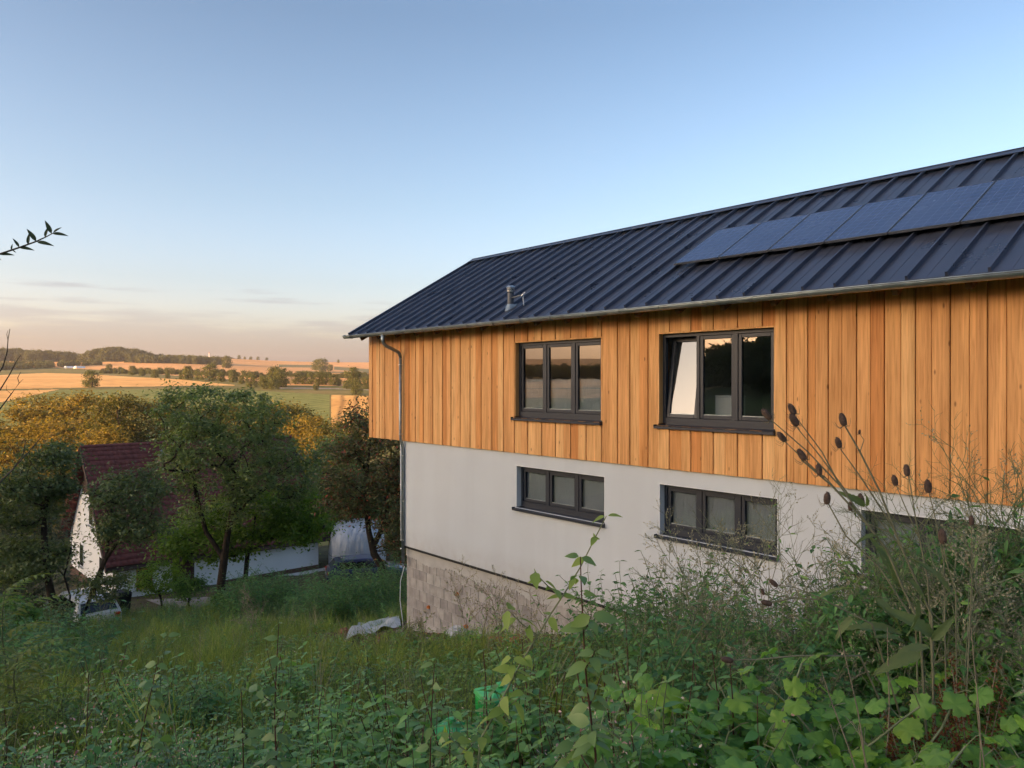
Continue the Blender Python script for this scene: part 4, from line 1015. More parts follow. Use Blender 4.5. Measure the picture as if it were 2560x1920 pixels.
for z, sx, sy in ((0, 1.0, 1.0), (.5, 1.02, 1.0), (1.0, 1.0, .98), (1.6, .97, .95), (2.0, .90, .88), (2.3, .76, .76), (2.42, .5, .55), (2.46, .1, .1)):
    rg_ = []
    for j in range(nR):
        a = 2 * math.pi * j / nR; cx, cy = math.cos(a), math.sin(a)
        e = 1 / (abs(cx) ** 4 + abs(cy) ** 4) ** .25
        fold = 1 + (.035 * math.sin(j * 2.3) + .025 * math.sin(j * 4.1)) * max(0, 1 - z / 2.2)
        rg_.append((1.62 * sx * cx * e * fold, 2.1 * sy * cy * e * fold, z + (.05 * math.sin(3 * a) if z < .1 else 0)))
    rings.append(rg_)
part('tarpaulin', MB().loft(rings), tarp_mat(), tr_, smooth=True)
part('rope', MB().tube([(1.68 * math.cos(q) / (abs(math.cos(q))**4 + abs(math.sin(q))**4)**.25, 2.15 * math.sin(q) / (abs(math.cos(q))**4 + abs(math.sin(q))**4)**.25, .75) for q in np.linspace(0, 6.283, 30)], .015, 5), m_dark, tr_)
# wheelie bin
pbn = px(305, 1512, 33.5)
bn = thing('wheelie_bin', 'black wheelie bin against the white house corner', 'bin', (pbn.x, pbn.y, h(pbn.x, pbn.y) + .02), R(50))
m_bin = pmat('black_bin', (.018, .018, .022), .5)
part('body', MB().loft([[(-.22, -.24, .06), (.22, -.24, .06), (.22, .24, .06), (-.22, .24, .06)], [(-.29, -.33, .92), (.29, -.33, .92), (.29, .33, .92), (-.29, .33, .92)]]), m_bin, bn, bevel=.03)
part('lid', MB().loft([[(-.31, -.36, .93), (.31, -.36, .93), (.31, .36, .93), (-.31, .36, .93)], [(-.24, -.27, 1.03), (.24, -.27, 1.03), (.24, .3, 1.03), (-.24, .3, 1.03)]]), m_bin, bn, bevel=.02)
part('handle', MB().tube([(-.22, .34, .95), (-.22, .44, .97), (.22, .44, .97), (.22, .34, .95)], .018, 6), m_bin, bn)
for s in (-1, 1): part('wheel', MB().lathe([(.02, -.03), (.1, -.03), (.1, .03), (.02, .03)], 14), m_bin, bn, loc=(s * .27, .28, .1), rot=(0, R(90), 0))
# far away things
for k, (x0, lab) in enumerate(((163, 'left one of two long white field tunnels under the wooded hill'), (188, 'right one of two long white field tunnels under the wooded hill'))):
    p = px(x0, 921, 640); q = px(x0 + 23, 922.5, 650); dq = q - p
    o = thing('field_tunnel', lab, 'tunnel', (p.x, p.y, h(p.x, p.y)), math.atan2(dq.y, dq.x), group='white tunnels in the far field'); ln = dq.xy.length
    n = 10; rr = [[(x, 1.6 * math.cos(math.pi * j / n), 1.9 * math.sin(math.pi * j / n)) for j in range(n + 1)] for x in (0, ln * .33, ln * .66, ln * .96)]
    MB().loft(rr).build('cover', pmat('white_film', (.8, .8, .78), .5), o, smooth=True)
    MB().tube([(0, 1.62 * math.cos(math.pi * j / n), 1.92 * math.sin(math.pi * j / n)) for j in range(n + 1)], .06, 5).build('hoop', m_zinc, o)
p = px(523, 893, 1290)
o = thing('mast', 'thin pale mast on the skyline above the fields', 'mast', (p.x, p.y, h(p.x, p.y) - .5))
MB().lathe([(1.1, 0), (.75, 5), (.6, 10)], 10).build('shaft', pmat('pale_mast', (.7, .68, .66), .6), o); MB().lathe([(.9, 9.8), (.95, 10.4), (.3, 10.9), (.1, 12.5)], 10).build('head', pmat('mast_red', (.4, .12, .09), .6), o)

# ------------------------------------------------------------------ trees round the white house
lm_dark = leafmat('dark_plum_leaves', [(.036, .055, .022), (.055, .078, .028), (.08, .105, .036), (.06, .066, .028)], .45, .32, .4, 2.7)
lm_mid = leafmat('orchard_leaves', [(.045, .066, .026), (.065, .088, .032), (.09, .105, .045)], .5, .3, .35, 1.8)
lm_maple = leafmat('maple_leaves', [(.085, .15, .02), (.12, .20, .028), (.17, .25, .04)], .5, .38, .25, 1.25)
lm_grey = leafmat('grey_willow_leaves', [(.07, .09, .055), (.10, .125, .075), (.14, .155, .10)], .55, .25, .3)
lm_red = leafmat('cherry_leaves', [(.065, .06, .032), (.085, .07, .042), (.085, .09, .036), (.07, .085, .036), (.06, .08, .034), (.075, .075, .034), (.08, .08, .036), (.2, .05, .03)], .5, .28, .3, 1.6)
lm_shrub = leafmat('shrub_leaves', [(.045, .10, .024), (.07, .135, .032), (.10, .17, .04)], .5, .3, .3, 1.8)
def lob(P0, *ls):
    return [tuple(px(x, y, Y) - P0) + (rx * Y / F, rd, rz_ * Y / F) for x, y, Y, rx, rd, rz_ in ls]
def pth_(P0, *ls): return [tuple(px(x, y, Y) - P0) for x, y, Y in ls]
def base(x, Y, dz=-.1):
    X = (x - 1280) / F * Y; return Vector((X, Y, h(X, Y) + dz))
def stem0(P0): return [(0, 0, -.1)]
# big dark tree in the middle
P0 = base(548, 32)
make_tree('plum_tree', 'big dark spreading tree in front of the white house', P0, 11,
    [stem0(P0) + pth_(P0, (552, 1460, 32), (560, 1400, 32), (568, 1340, 32), (585, 1260, 32), (590, 1180, 32)), pth_(P0, (545, 1375, 32), (515, 1330, 32), (495, 1260, 31.8), (480, 1180, 31.6)), pth_(P0, (580, 1300, 32), (620, 1250, 32.5), (680, 1210, 33))],
    lob(P0, (560, 1130, 32, 175, 2.8, 130), (480, 1100, 31.5, 90, 2.0, 85), (500, 1010, 32, 120, 2.0, 45), (680, 1170, 32.5, 130, 2.4, 95), (600, 1050, 32, 120, 2.2, 70), (560, 1265, 31.5, 130, 2.0, 40), (755, 1190, 33, 65, 1.6, 55), (435, 1170, 31, 55, 1.4, 60), (440, 985, 32, 55, 1.0, 16), (560, 985, 32, 70, 1.0, 18)),
    400, 62, .2, .15, lm_dark, .17, T_LEAF, up=.9)
# forked tree on the left
P0 = base(172, 26)
make_tree('plum_tree', 'forked crooked tree on the left with thin leaning stems', P0, 12,
    [stem0(P0) + pth_(P0, (140, 1540, 26), (120, 1450, 26), (112, 1370, 26), (108, 1290, 26), (125, 1200, 26)),
     pth_(P0, (168, 1560, 26), (175, 1490, 26), (160, 1440, 26), (178, 1370, 26), (182, 1300, 26), (200, 1230, 26)),
     pth_(P0, (200, 1560, 25.8), (230, 1480, 25.8), (262, 1400, 25.8), (290, 1360, 25.8), (330, 1320, 25.8)), pth_(P0, (265, 1400, 25.8), (270, 1330, 25.8), (280, 1280, 25.8))],
    lob(P0, (100, 1190, 26, 75, 1.6, 65), (60, 1260, 26, 70, 1.5, 60), (325, 1235, 26, 75, 1.5, 60), (335, 1315, 25.5, 75, 1.4, 45), (100, 1400, 25.5, 60, 1.4, 30), (40, 1400, 26, 60, 1.5, 60), (250, 1470, 25, 60, .9, 30), (125, 1125, 26.5, 42, 1.2, 25)),
    270, 85, .22, .135, lm_mid, .15)
# silvery tree at the left edge, behind
P0 = base(40, 31)
make_tree('willow_tree', 'grey green willow at the left edge beside the forked tree', P0, 13, [stem0(P0) + pth_(P0, (45, 1480, 31), (50, 1400, 31), (55, 1330, 31))],
    lob(P0, (55, 1350, 31, 90, 1.8, 110), (-30, 1360, 31, 100, 2, 130), (110, 1430, 31, 60, 1.4, 60), (30, 1490, 30, 90, 1.6, 50)), 190, 85, .3, .17, lm_grey, .14, T_NARROW)
# bright maple behind the big trunk
P0 = base(612, 34.5)
make_tree('maple_tree', 'bright green young maple before the white wall, behind the big trunk', P0, 14, [stem0(P0) + pth_(P0, (614, 1440, 34.5), (618, 1390, 34.5), (630, 1340, 34.5), (640, 1280, 34.5)), pth_(P0, (622, 1380, 34.5), (660, 1350, 34.5), (700, 1340, 34.5))],
    lob(P0, (640, 1290, 34.5, 130, 1.9, 60), (760, 1280, 35, 70, 1.5, 55), (470, 1340, 34, 90, 1.6, 50), (710, 1335, 34.2, 75, 1.3, 30), (785, 1310, 35, 35, 1.0, 45), (560, 1365, 33.8, 60, 1.2, 35)), 240, 70, .27, .18, lm_maple, .11)
# reddish tree leaning at the corner of the timber house
P0 = base(985, 30)
make_tree('cherry_tree', 'reddish leaved tree with a leaning trunk beside the timber house corner', P0, 15,
    [[tuple(px(1000, 1480, 30) - P0)] + pth_(P0, (968, 1440, 30), (935, 1385, 30), (922, 1330, 30), (915, 1260, 30), (918, 1180, 30), (925, 1100, 30)), pth_(P0, (930, 1375, 30), (960, 1310, 30), (975, 1240, 30))],
    lob(P0, (930, 1160, 30, 75, 1.6, 120), (870, 1200, 30, 75, 1.6, 110), (975, 1250, 29.8, 60, 1.4, 110), (905, 1050, 30, 45, 1.2, 45), (850, 1250, 30.5, 40, 1.0, 30), (990, 1340, 30.5, 45, 1.2, 60), (1040, 1150, 30.5, 70, 1.8, 120)), 270, 85, .23, .135, lm_red, .16)
# dark rounded tree behind, between the two
P0 = base(830, 49)
make_tree('orchard_tree', 'bluish green round tree behind the silver tarpaulin', P0, 16, [stem0(P0) + pth_(P0, (830, 1330, 49), (832, 1250, 49))],
    lob(P0, (835, 1170, 49, 75, 2.4, 85), (880, 1240, 49, 70, 2.2, 80), (800, 1240, 49, 60, 2, 60), (960, 1290, 49, 80, 2.2, 90)), 200, 80, .38, .23, lm_dark, .18)
# bush by the house door, shrubs round the yard
def bush(label, x, y, Y, rx, rz_, mat, seed, n=60, per=55, size=.11, name='bush', tpl=T_LEAF, rc=.17):
    P0 = base(x, Y)
    o = thing(name, label, 'bush', P0); t = Tree(seed, [[(0, 0, 0), (.05, 0, .25), (0, .05, .5)]], [(0, 0, max(.35, (px(x, y, Y) - P0).z), rx * Y / F, rx * Y / F * .8, rz_ * Y / F)], n, .05)
    t.wood('stems', m_bark, o); obj('foliage', npmesh('foliage', *t.leaves(per, rc, size, tpl), mat), o); return o
bush('bright bush in front of the white house door', 402, 1445, 34.5, 62, 42, lm_maple, 21)
bush('dark bush to the right of the house door bush', 470, 1470, 33.5, 40, 28, lm_shrub, 22, 40)
bush('shrub at the foot of the bright maple', 620, 1478, 32.8, 45, 30, lm_shrub, 23, 40)
bush('rounded dark shrub left of the nettle bank', 585, 1500, 29, 50, 26, lm_shrub, 24, 45)
bush('low bush beneath the forked tree', 110, 1560, 24, 80, 40, lm_mid, 25, 60)
bush('dense shrub at the left edge under the willow', 15, 1560, 22, 70, 70, lm_shrub, 26, 70)
# ------------------------------------------------------------------ sunlit trees in the valley
GL = [ # x, top y, depth, height, spread factor, dark?, label
 (60, 1010, 104, 12, 1.25, 0, 'golden lit tree at the far left of the valley'),
 (150, 985, 112, 13, 1.2, 0, 'golden lit tree below the lone field tree'),
 (225, 980, 106, 13, 1.2, 0, 'tall golden tree above the red tiled ridge'),
 (300, 985, 100, 12.5, 1.0, 1, 'shaded green tree among the golden ones over the red roof'),
 (345, 990, 108, 12.5, 1.1, 0, 'golden tree peeping left of the big dark tree'),
 (110, 1045, 86, 10, 1.3, 0, 'amber tree in the middle of the left grove'),
 (30, 1090, 76, 9, 1.3, 0, 'amber bushy tree at the left edge of the grove'),
 (190, 1050, 82, 10, 1.2, 0, 'rounded amber tree left above the white gable'),
 (265, 1065, 78, 10, 1.1, 0, 'amber tree right behind the red roof ridge'),
 (120, 1130, 66, 8, 1.25, 0, 'low golden tree left of the white gable'),
 (335, 1110, 72, 9, 1.0, 1, 'olive tree behind the red roof, by the dark tree'),
 (40, 1160, 62, 8, 1.2, 0, 'low golden tree at the left edge over the willow'),
 (690, 1005, 110, 12, 1.4, 0, 'golden tree right of the big dark tree top'),
 (640, 1010, 104, 12, 1.1, 0, 'golden tree half behind the big dark tree'),
 (745, 1010, 100, 12, 1.0, 1, 'dark round tree at the edge of the green field'),
 (780, 1035, 92, 11, 1.0, 0, 'golden tree beside the dark round one'),
 (720, 1045, 84, 10, 1.2, 0, 'amber tree over the bluish orchard tree'),
 (790, 1075, 74, 9, 1.0, 0, 'bright amber tree in front of the striped field'),
 (830, 1060, 82, 10, 1.1, 1, 'olive tree below the striped field'),
 (890, 1040, 80, 10, 1.1, 1, 'brownish tree below the striped field by the timber house'),
 (-90, 1040, 96, 12, 1.2, 0, 'golden tree just outside the left picture edge, upper grove'),
 (-140, 1130, 76, 10, 1.2, 1, 'olive tree just outside the left picture edge, lower grove'),
 (455, 1000, 110, 12, 1.2, 0, 'golden tree hidden behind the crown of the big dark tree'),
 (560, 1005, 108, 12, 1.2, 0, 'golden tree showing through the big dark crown'),
]
gsrc = {}
for i, (x, ty, Y, hm, sp, dk, lab) in enumerate(GL):
    kx = (dk, i % 3 if not dk else 0)
    X = (x - 1280) / F * Y; z0 = h(X, Y); top = (957 - ty) / F * Y; hm2 = top - z0; sc = hm2 / 10.0
    if kx not in gsrc:
        r_ = random.Random(200 + i); w_ = 3.0
        lo = [(0, 0, 6.6, w_, w_, 3.4), (r_.uniform(-1.5, 1.5), r_.uniform(-1.5, 1.5), 4.2, w_ * 1.05, w_, 2.8), (r_.uniform(-2, 2), r_.uniform(-1.5, 1.5), 7.6, w_ * .65, w_ * .65, 2.4), (r_.uniform(-2.4, 2.4), r_.uniform(-1.5, 1.5), 2.6, w_ * .9, w_ * .9, 2.0)]
        o = make_tree('valley_tree', lab, (X, Y, z0), 300 + i, [[(0, 0, -.5), (.1, 0, 2), (0, .2, 4.5), (.2, 0, 7)]], lo, 210, 44, .42, .30, lm_goldd if dk else lm_gold, .26, group='sunlit trees in the valley'); gsrc[kx] = o
        o.scale = (sc * sp, sc * sp, sc)
    else: copy_tree(gsrc[kx], (X, Y, z0), i * 1.7, sc * sp, lab, 'sunlit trees in the valley', sc)
# tree out on the left whose reflection stands in the open window
P0 = Vector((-15.5, 12.6, h(-15.5, 12.6)))
make_tree('walnut_tree', 'tree left of the view, mirrored in the middle pane of the open window', P0, 17, [[(0, 0, -.2), (.1, 0, 1.5), (0, .2, 3), (.2, 0, 5)]],
    [(0, 0, 5.2, 1.3, 1.2, 1.7), (.4, .3, 3.4, 1.2, 1.2, 1.4), (-.4, .2, 6.4, .8, .8, .8)], 120, 70, .3, .13, lm_mid, .14)
# ------------------------------------------------------------------ near vegetation
lm_herb = leafmat('herb_leaves', [(.04, .105, .028), (.065, .14, .035), (.10, .175, .042), (.055, .115, .045)], .4, .3, .5, 2.3)
lm_herb2 = leafmat('young_herb_leaves', [(.08, .125, .028), (.11, .16, .035), (.145, .19, .045)], .5, .35, .3, 1.9)
lm_grass = leafmat('grass', [(.075, .115, .026), (.11, .145, .034), (.15, .17, .048), (.07, .12, .03)], .6, .35, .2, 2.0)
lm_dry = leafmat('dry_stalks', [(.26, .24, .16), (.32, .30, .21), (.38, .35, .26)], .8, .15, .15)
lm_nettle = leafmat('nettle_leaves', [(.035, .085, .032), (.05, .115, .04), (.07, .145, .045)], .5, .3, .3, 2.1)
lm_vine = leafmat('vine_leaves', [(.075, .155, .03), (.105, .20, .042), (.14, .24, .05), (.05, .13, .045), (.13, .21, .035)], .45, .35, .35, 2.0)
lm_sap = leafmat('sapling_leaves', [(.045, .085, .034), (.065, .115, .042), (.09, .14, .042)], .4, .3, .45, 2.0)
lm_yel = leafmat('yellow_green_leaves', [(.15, .21, .035), (.2, .25, .045), (.22, .24, .05)], .5, .4, .25)
lm_pet = leafmat('pale_flowers', [(.6, .34, .36), (.68, .55, .52), (.5, .18, .22)], .6, .3, .2)
lm_rust = leafmat('rust_seeds', [(.15, .05, .022), (.20, .07, .03), (.11, .04, .02)], .8, .15, .1)
lm_tease = leafmat('teasel_leaves', [(.08, .125, .04), (.105, .15, .05), (.14, .175, .07)], .55, .3, .3, 1.3)
m_stemg = pmat('green_stem', (.12, .15, .06), .6, var=.2, vscale=9); m_stemr = pmat('red_stem', (.09, .035, .022), .5, var=.25, vscale=12)
m_stemw = pmat('grey_green_stem', (.20, .21, .13), .8, var=.2, vscale=12); m_stemp = pmat('pale_stem', (.20, .22, .11), .6, var=.15, vscale=9); m_stemd = pmat('dry_stem', (.24, .195, .13), .85, var=.25, vscale=12)
TUBES = {}
def tubes_np(paths, n=4):
    mb = MB()
    for p, r in paths: mb.tube(p, r, n, cap=False)
    V = np.array(mb.v); return V, np.full(len(mb.f), 4), np.array(mb.f).reshape(-1)
def plant_mesh(name, leafparts, stems, lmat, smat, extra=None):
    parts = list(leafparts); mats = [lmat, smat]; mi = [0] * sum(len(p[1]) for p in parts)
    if stems: s = tubes_np(stems); parts.append(s); mi += [1] * len(s[1])
    if extra: parts.append(extra[0]); mats.append(extra[1]); mi += [2] * len(extra[0][1])
    V, Sz, I = join_np(parts)
    return npmesh(name, V, Sz, I, lmat, True, mats, mi)
def herb(name, seed, hgt, nodes, size, tpl, lmat, smat, branch=3, flowers=0, lean=.12, droop=.25):
    rg = np.random.default_rng(seed); P, D, Nn, Sc, st = [], [], [], [], []; tips = []
    def stalk(p0, d0, ln, nn, sz, rad):
        pts = [np.array(p0)]; d = np.array(d0, float)
        for i in range(nn):
            d = d + rg.normal(size=3) * .08; d /= np.linalg.norm(d); pts.append(pts[-1] + d * ln / nn)
            az = (i % 2) * 1.57 + rg.uniform(-.4, .4)
            for q in (0, math.pi):
                a = az + q; t = i / nn; P.append(pts[-1]); el_ = .35 - droop + .5 * t + rg.uniform(-.2, .2)
                dd = np.array([math.cos(a) * math.cos(el_), math.sin(a) * math.cos(el_), math.sin(el_)]); D.append(dd)
                Nn.append(np.array([0, 0, 1.]) + rg.normal(size=3) * .25 + d * .3); Sc.append(sz * (1.05 - .55 * t) * rg.uniform(.75, 1.2))
        st.append((pts, [rad * (1 - .7 * i / nn) for i in range(nn + 1)])); tips.append(pts[-1]); return pts
    main = stalk((0, 0, 0), (rg.normal() * lean, rg.normal() * lean, 1), hgt, nodes, size, .0035 + hgt * .003)
    for b in range(branch):
        k = rg.integers(1, max(2, nodes - 2)); a = rg.uniform(0, 6.28)
        stalk(main[k], (math.cos(a) * .8, math.sin(a) * .8, .9), hgt * rg.uniform(.3, .5), max(2, nodes // 2), size * .8, .003)
    P, D, Nn, Sc = map(np.array, (P, D, Nn, Sc))
    lv = scatter_leaves(P, frames(Nn, rg, 0, D), Sc, tpl); ex = None
    if flowers:
        T = np.repeat(np.array(tips), flowers, 0) + rg.normal(size=(len(tips) * flowers, 3)) * .018
        ex = (scatter_leaves(T, frames(rg.normal(size=T.shape) + [0, 0, .6], rg), rg.uniform(.012, .022, len(T)), T_LEAF), lm_pet)
    return plant_mesh(name, [lv], st, lmat, smat, ex)
def grass(name, seed, n, hgt, w, lmat, spread=.08, bend=.45):
    rg = np.random.default_rng(seed); V = []; Fc = []
    for i in range(n):
        a = rg.uniform(0, 6.28); r = rg.uniform(0, spread); x, y = r * math.cos(a), r * math.sin(a); b = rg.uniform(0, 6.28); hh = hgt * rg.uniform(.45, 1.15); bd = hh * bend * rg.uniform(.2, 1.3)
        c, s = math.cos(b), math.sin(b); o = len(V)
        for t, ww in ((0, 1), (.45, .8), (.8, .45), (1, .03)):
            cx_, cy_ = x + c * bd * t * t, y + s * bd * t * t; z = hh * (t - .25 * t * t * bend)
            V += [(cx_ - s * w * ww, cy_ + c * w * ww, z), (cx_ + s * w * ww, cy_ - c * w * ww, z)]
        Fc += [(o + 2*k, o + 2*k + 1, o + 2*k + 3, o + 2*k + 2) for k in range(3)]
    V = np.array(V); return npmesh(name, V, np.full(len(Fc), 4), np.array(Fc).reshape(-1), lmat, True)
def dryweed(seed, hgt, nst, spread, leafy=.6, lm=None):
    "bushy dry weed: branching panicles with tiny seed heads, greener leaves low down"
    rg = np.random.default_rng(seed); st = []; buds = []; lp, ld = [], []
    def br(p, d, ln, lev, rad):
        n = 4; pts = [p]; d = d / np.linalg.norm(d)
        for i in range(n):
            d = d + rg.normal(size=3) * .13 + np.array([0, 0, .06]); d /= np.linalg.norm(d); pts.append(pts[-1] + d * ln / n)
            if lev < 3 and i >= (1 if lev else 1):
                for q in range(2 if lev else 3):
                    if rg.random() < .82:
                        a = rg.normal(size=3); a -= a.dot(d) * d; a /= np.linalg.norm(a)
                        br(pts[-1], d * .9 + a * .75, ln * rg.uniform(.28, .46), lev + 1, rad * .55)
            elif lev >= 2:
                buds.append((pts[-1], d))
            if lev == 0 or (lev == 1 and rg.random() < .5):
                lp.append(pts[-1]); ld.append(np.array([rg.normal(), rg.normal(), .3]))
        st.append((pts, [rad * (1 - .6 * i / n) for i in range(n + 1)]))
    for s in range(nst):
        a = rg.uniform(0, 6.28); r = spread * rg.uniform(.1, 1)
        br(np.array([.06 * math.cos(a), .06 * math.sin(a), 0]), np.array([r * math.cos(a), r * math.sin(a), 1]), hgt * rg.uniform(.75, 1.05), 0, .007)
    k = rg.integers(2, 6, 40 + nst * 16); low = []
    for q in range(int(nst * 60 * leafy)):
        a = rg.uniform(0, 6.28); z_ = hgt * rg.uniform(.03, .55 + .2 * min(leafy, 2)); r = spread * (z_ * .8 + .1) * rg.uniform(0, 1.1); low.append((r * math.cos(a), r * math.sin(a), z_))
    lp = np.array(lp + low); rr = rg.normal(size=(len(lp), 3)); rr[:, 2] += .5
    leaf = scatter_leaves(lp, frames(np.tile([0, 0, 1.], (len(lp), 1)) + rg.normal(size=lp.shape) * .5, rg, .1), rg.uniform(.05, .14 if leafy < 2 else .2, len(lp)) * (1 - .5 * lp[:, 2] / (hgt * 1.2)).clip(.3, 1), T_LANCE)
    bp = np.array([b[0] for b in buds]); bd = np.array([b[1] for b in buds])
    bud = scatter_leaves(bp, frames(rg.normal(size=bp.shape), rg, 0, bd), rg.uniform(.014, .026, len(bp)), T_LEAF)
    return st, leaf, bud
def put_weed(label, x, ybase, Y, hm, seed, nst=4, spread=.35, leafy=.6, green=None, name='dry_weed', seeds=.5):
    X = (x - 1280) / F * Y; o = thing(name, label, 'weed', (X, Y, h(X, Y) - .03))
    st, leaf, bud = dryweed(seed, hm, nst, spread, leafy)
    if seeds < 1:
        kb = int(len(bud[1]) // 2 * seeds); bud = (bud[0][:kb * 4], bud[1][:kb * 2], bud[2][:kb * 6])
    obj('stems', npmesh('stems', *tubes_np(st, 4), (m_stemd if Y > 9 else m_stemw) if green is None else m_stemg), o)
    obj('leaves', npmesh('leaves', *leaf, green or lm_herb, True), o); obj('seed_heads', npmesh('seed_heads', *bud, lm_dry), o)
    return o
# ---- ground cover
def inside_house(X, Y):
    a = X * nv.x + Y * nv.y - DW; t_ = X * dv.x + Y * dv.y
    b = (X - HA.x) * FW.x + (Y - HA.y) * FW.y; c = -(X - HA.x) * FW.y + (Y - HA.y) * FW.x
    return ((a > -.1) & (t_ < 17.0) & (a < 7.5)) | ((b > -.4) & (b < 11.6) & (c > -1.8) & (c < 10.4))
def wedge(n, y0, y1, seed, xl=-1.25, xr=1.0, pad=.8):
    n = int(n * 1.4) if xl < -1 else n
    rg = np.random.default_rng(seed); Y = np.sqrt(rg.uniform(y0 * y0, y1 * y1, n)); u_ = rg.uniform(xl, xr, n); return u_ * Y + rg.uniform(-pad, pad, n), Y
def vine_line(X): return np.interp(X, [-.3, .1, 1.2, 2.2, 4.5, 7], [1.5, 2.9, 4.1, 5.2, 6.2, 6.6])
def soil_d(X, Y): return -(X * nv.x + Y * nv.y - DW), X * dv.x + Y * dv.y
def cover(name, label, protos, X, Y, keep, seed, s0, s1, tilt=.15, sink=.03, pick=None):
    rg = np.random.default_rng(seed); keep = keep & ~inside_house(X, Y); X, Y = X[keep], Y[keep]; n = len(X)
    P = np.column_stack([X, Y, H(X, Y) - sink])
    rot = np.column_stack([rg.normal(0, tilt, n), rg.normal(0, tilt, n), rg.uniform(0, 6.283, n)])
    big = 1 + .38 * np.clip(patch(X, Y, 1.6, seed % 7) / 1.4, -1, 1)
    return scatter(name, protos, P, rot, rg.uniform(s0, s1, n) * big, rg.integers(0, len(protos), n) if pick is None else pick(X, Y, rg), label)
def patch(X, Y, k, ph): return np.sin(X * k + ph + 1.7 * np.sin(Y * k * .7)) + np.cos(Y * k * 1.1 + 2 * ph + 1.3 * np.sin(X * k * .6))
herbs = [herb('herb', 400, .55, 7, .10, T_OVATE, lm_herb, m_stemg, 3, 0), herb('herb', 401, .65, 8, .085, T_OVATE, lm_herb, m_stemr, 2, 0), herb('herb', 402, .42, 6, .085, T_OVATE, lm_herb, m_stemg, 4, 0),
         herb('herb', 403, .5, 7, .07, T_LANCE, lm_herb2, m_stemg, 4, 0), herb('herb', 404, .6, 8, .07, T_OVATE, lm_herb, m_stemg, 4, 4)]
lows = [herb('low_herb', 410, .22, 5, .05, T_OVATE, lm_herb2, m_stemg, 4, 0, .5), herb('low_herb', 411, .28, 5, .04, T_LANCE, lm_grass, m_stemg, 5, 0, .5), herb('low_herb', 412, .2, 4, .06, T_OVATE, lm_herb, m_stemg, 3, 0, .6)]
grs = [grass('grass', 420, 26, .42, .0042, lm_grass, .10), grass('grass', 421, 20, .58, .0042, lm_grass, .10, .6), grass('grass', 422, 22, .3, .0045, lm_grass, .14, .8), grass('dry_grass', 423, 9, .6, .0025, lm_dry, .07, .3)]
nets = [herb('nettle', 430, 1.0, 11, .10, T_OVATE, lm_nettle, m_stemg, 3, 0, .1), herb('nettle', 431, 1.15, 12, .09, T_LANCE, lm_nettle, m_stemg, 3, 0, .1), herb('nettle', 432, .8, 9, .10, T_OVATE, lm_shrub, m_stemg, 4, 0, .15)]
X, Y = wedge(6200, 2.2, 10.5, 50)
dens = np.clip((11 - Y) / 7, .25, 1) * np.where(X > .12 * Y + .4, .35, 1); a_, t_ = soil_d(X, Y)
cover('herb_layer', 'leafy green herbs covering the near slope', herbs, X, Y, (rng.random(len(X)) < dens) & (Y > vine_line(X) - .3) & (a_ > 1.6) & ~((np.hypot(X + .10, Y - 6.2) < .3) | (np.hypot(X + .44, Y - 5.6) < .25)), 51, .7, 1.2, pick=lambda X, Y, rg: np.where(patch(X, Y, 1.1, 2) > .9, 3, np.where(patch(X, Y, 1.4, .5) > .8, 4, rg.integers(0, 3, len(X)))))
X, Y = wedge(11000, 2.5, 24, 52); a_, t_ = soil_d(X, Y)
cover('low_herb_layer', 'low leafy plants between the taller herbs', lows, X, Y, (a_ > .9) & (rng.random(len(X)) < np.where(Y < 9, .95, np.where(patch(X, Y, .8, 3) > -.3, .8, .25))), 53, .7, 1.7, .3)
X, Y = wedge(19000, 5.0, 34, 54); a_, t_ = soil_d(X, Y)
bare = (a_ < 2.4) & (t_ < 18.5) & (patch(X, Y, 1.3, 1) < 1.1) | ((np.hypot(X + 2.2, Y - 17.2) < 2.4) & (patch(X, Y, 1.7, 3) < .6))
cover('meadow_grass', 'yellow green meadow grass on the slope', grs, X, Y, ~bare & (rng.random(len(X)) < np.interp(Y, [5, 9, 20, 34], [.35, .8, 1, .8])), 55, .7, 1.35, .25, pick=lambda X, Y, rg: np.where(rg.random(len(X)) < .10, 3, rg.integers(0, 3, len(X))))
X, Y = wedge(9000, 8, 34, 56); a_, t_ = soil_d(X, Y)
cover('tall_herb_patches', 'darker patches of taller herbs in the meadow', [nets[2], herbs[0], herbs[3], lows[0], herbs[4]], X, Y, ~bare[:1].any() & ((patch(X, Y, .55, 4) > .1) | (patch(X, Y, 1.3, 6) > .7) | (Y > 27)) & ((a_ > 3) | (t_ > 19)), 57, .4, .95)
q = np.random.default_rng(66); n = 110; X = np.concatenate([q.uniform(-.32, .2, n // 2), q.uniform(-.62, -.2, n // 2)]); Y = np.concatenate([q.uniform(5.35, 5.9, n // 2), q.uniform(4.75, 5.3, n // 2)])
cover('bin_herbs', 'herbs grown up in front of the green bins', herbs, X, Y, np.ones(n, bool), 67, .8, 1.2, .25)
# nettle bank below the timber house
q = np.random.default_rng(58); n = 1500; xp = q.uniform(560, 1010, n); Y = q.uniform(22.5, 31, n); X = (xp - 1280) / F * Y
cover('nettle_bank', 'dense dark green nettle bank at the house corner', nets, X, Y, np.ones(n, bool) & ((Y > 24) | (xp > 720)), 59, .9, 1.5, .1)
n = 700; xp = q.uniform(240, 720, n); Y = q.uniform(22, 29, n); X = (xp - 1280) / F * Y
cover('nettle_fringe', 'loose nettles in front of the yard path', nets, X, Y, patch(X, Y, .9, 1) > -.4, 60, .45, .85, .15)
n = 500; xp = q.uniform(-120, 260, n); Y = q.uniform(12, 24, n); X = (xp - 1280) / F * Y
cover('left_thicket', 'dark thicket at the left edge of the slope', nets, X, Y, np.ones(n, bool), 61, .6, 1.2, .15)
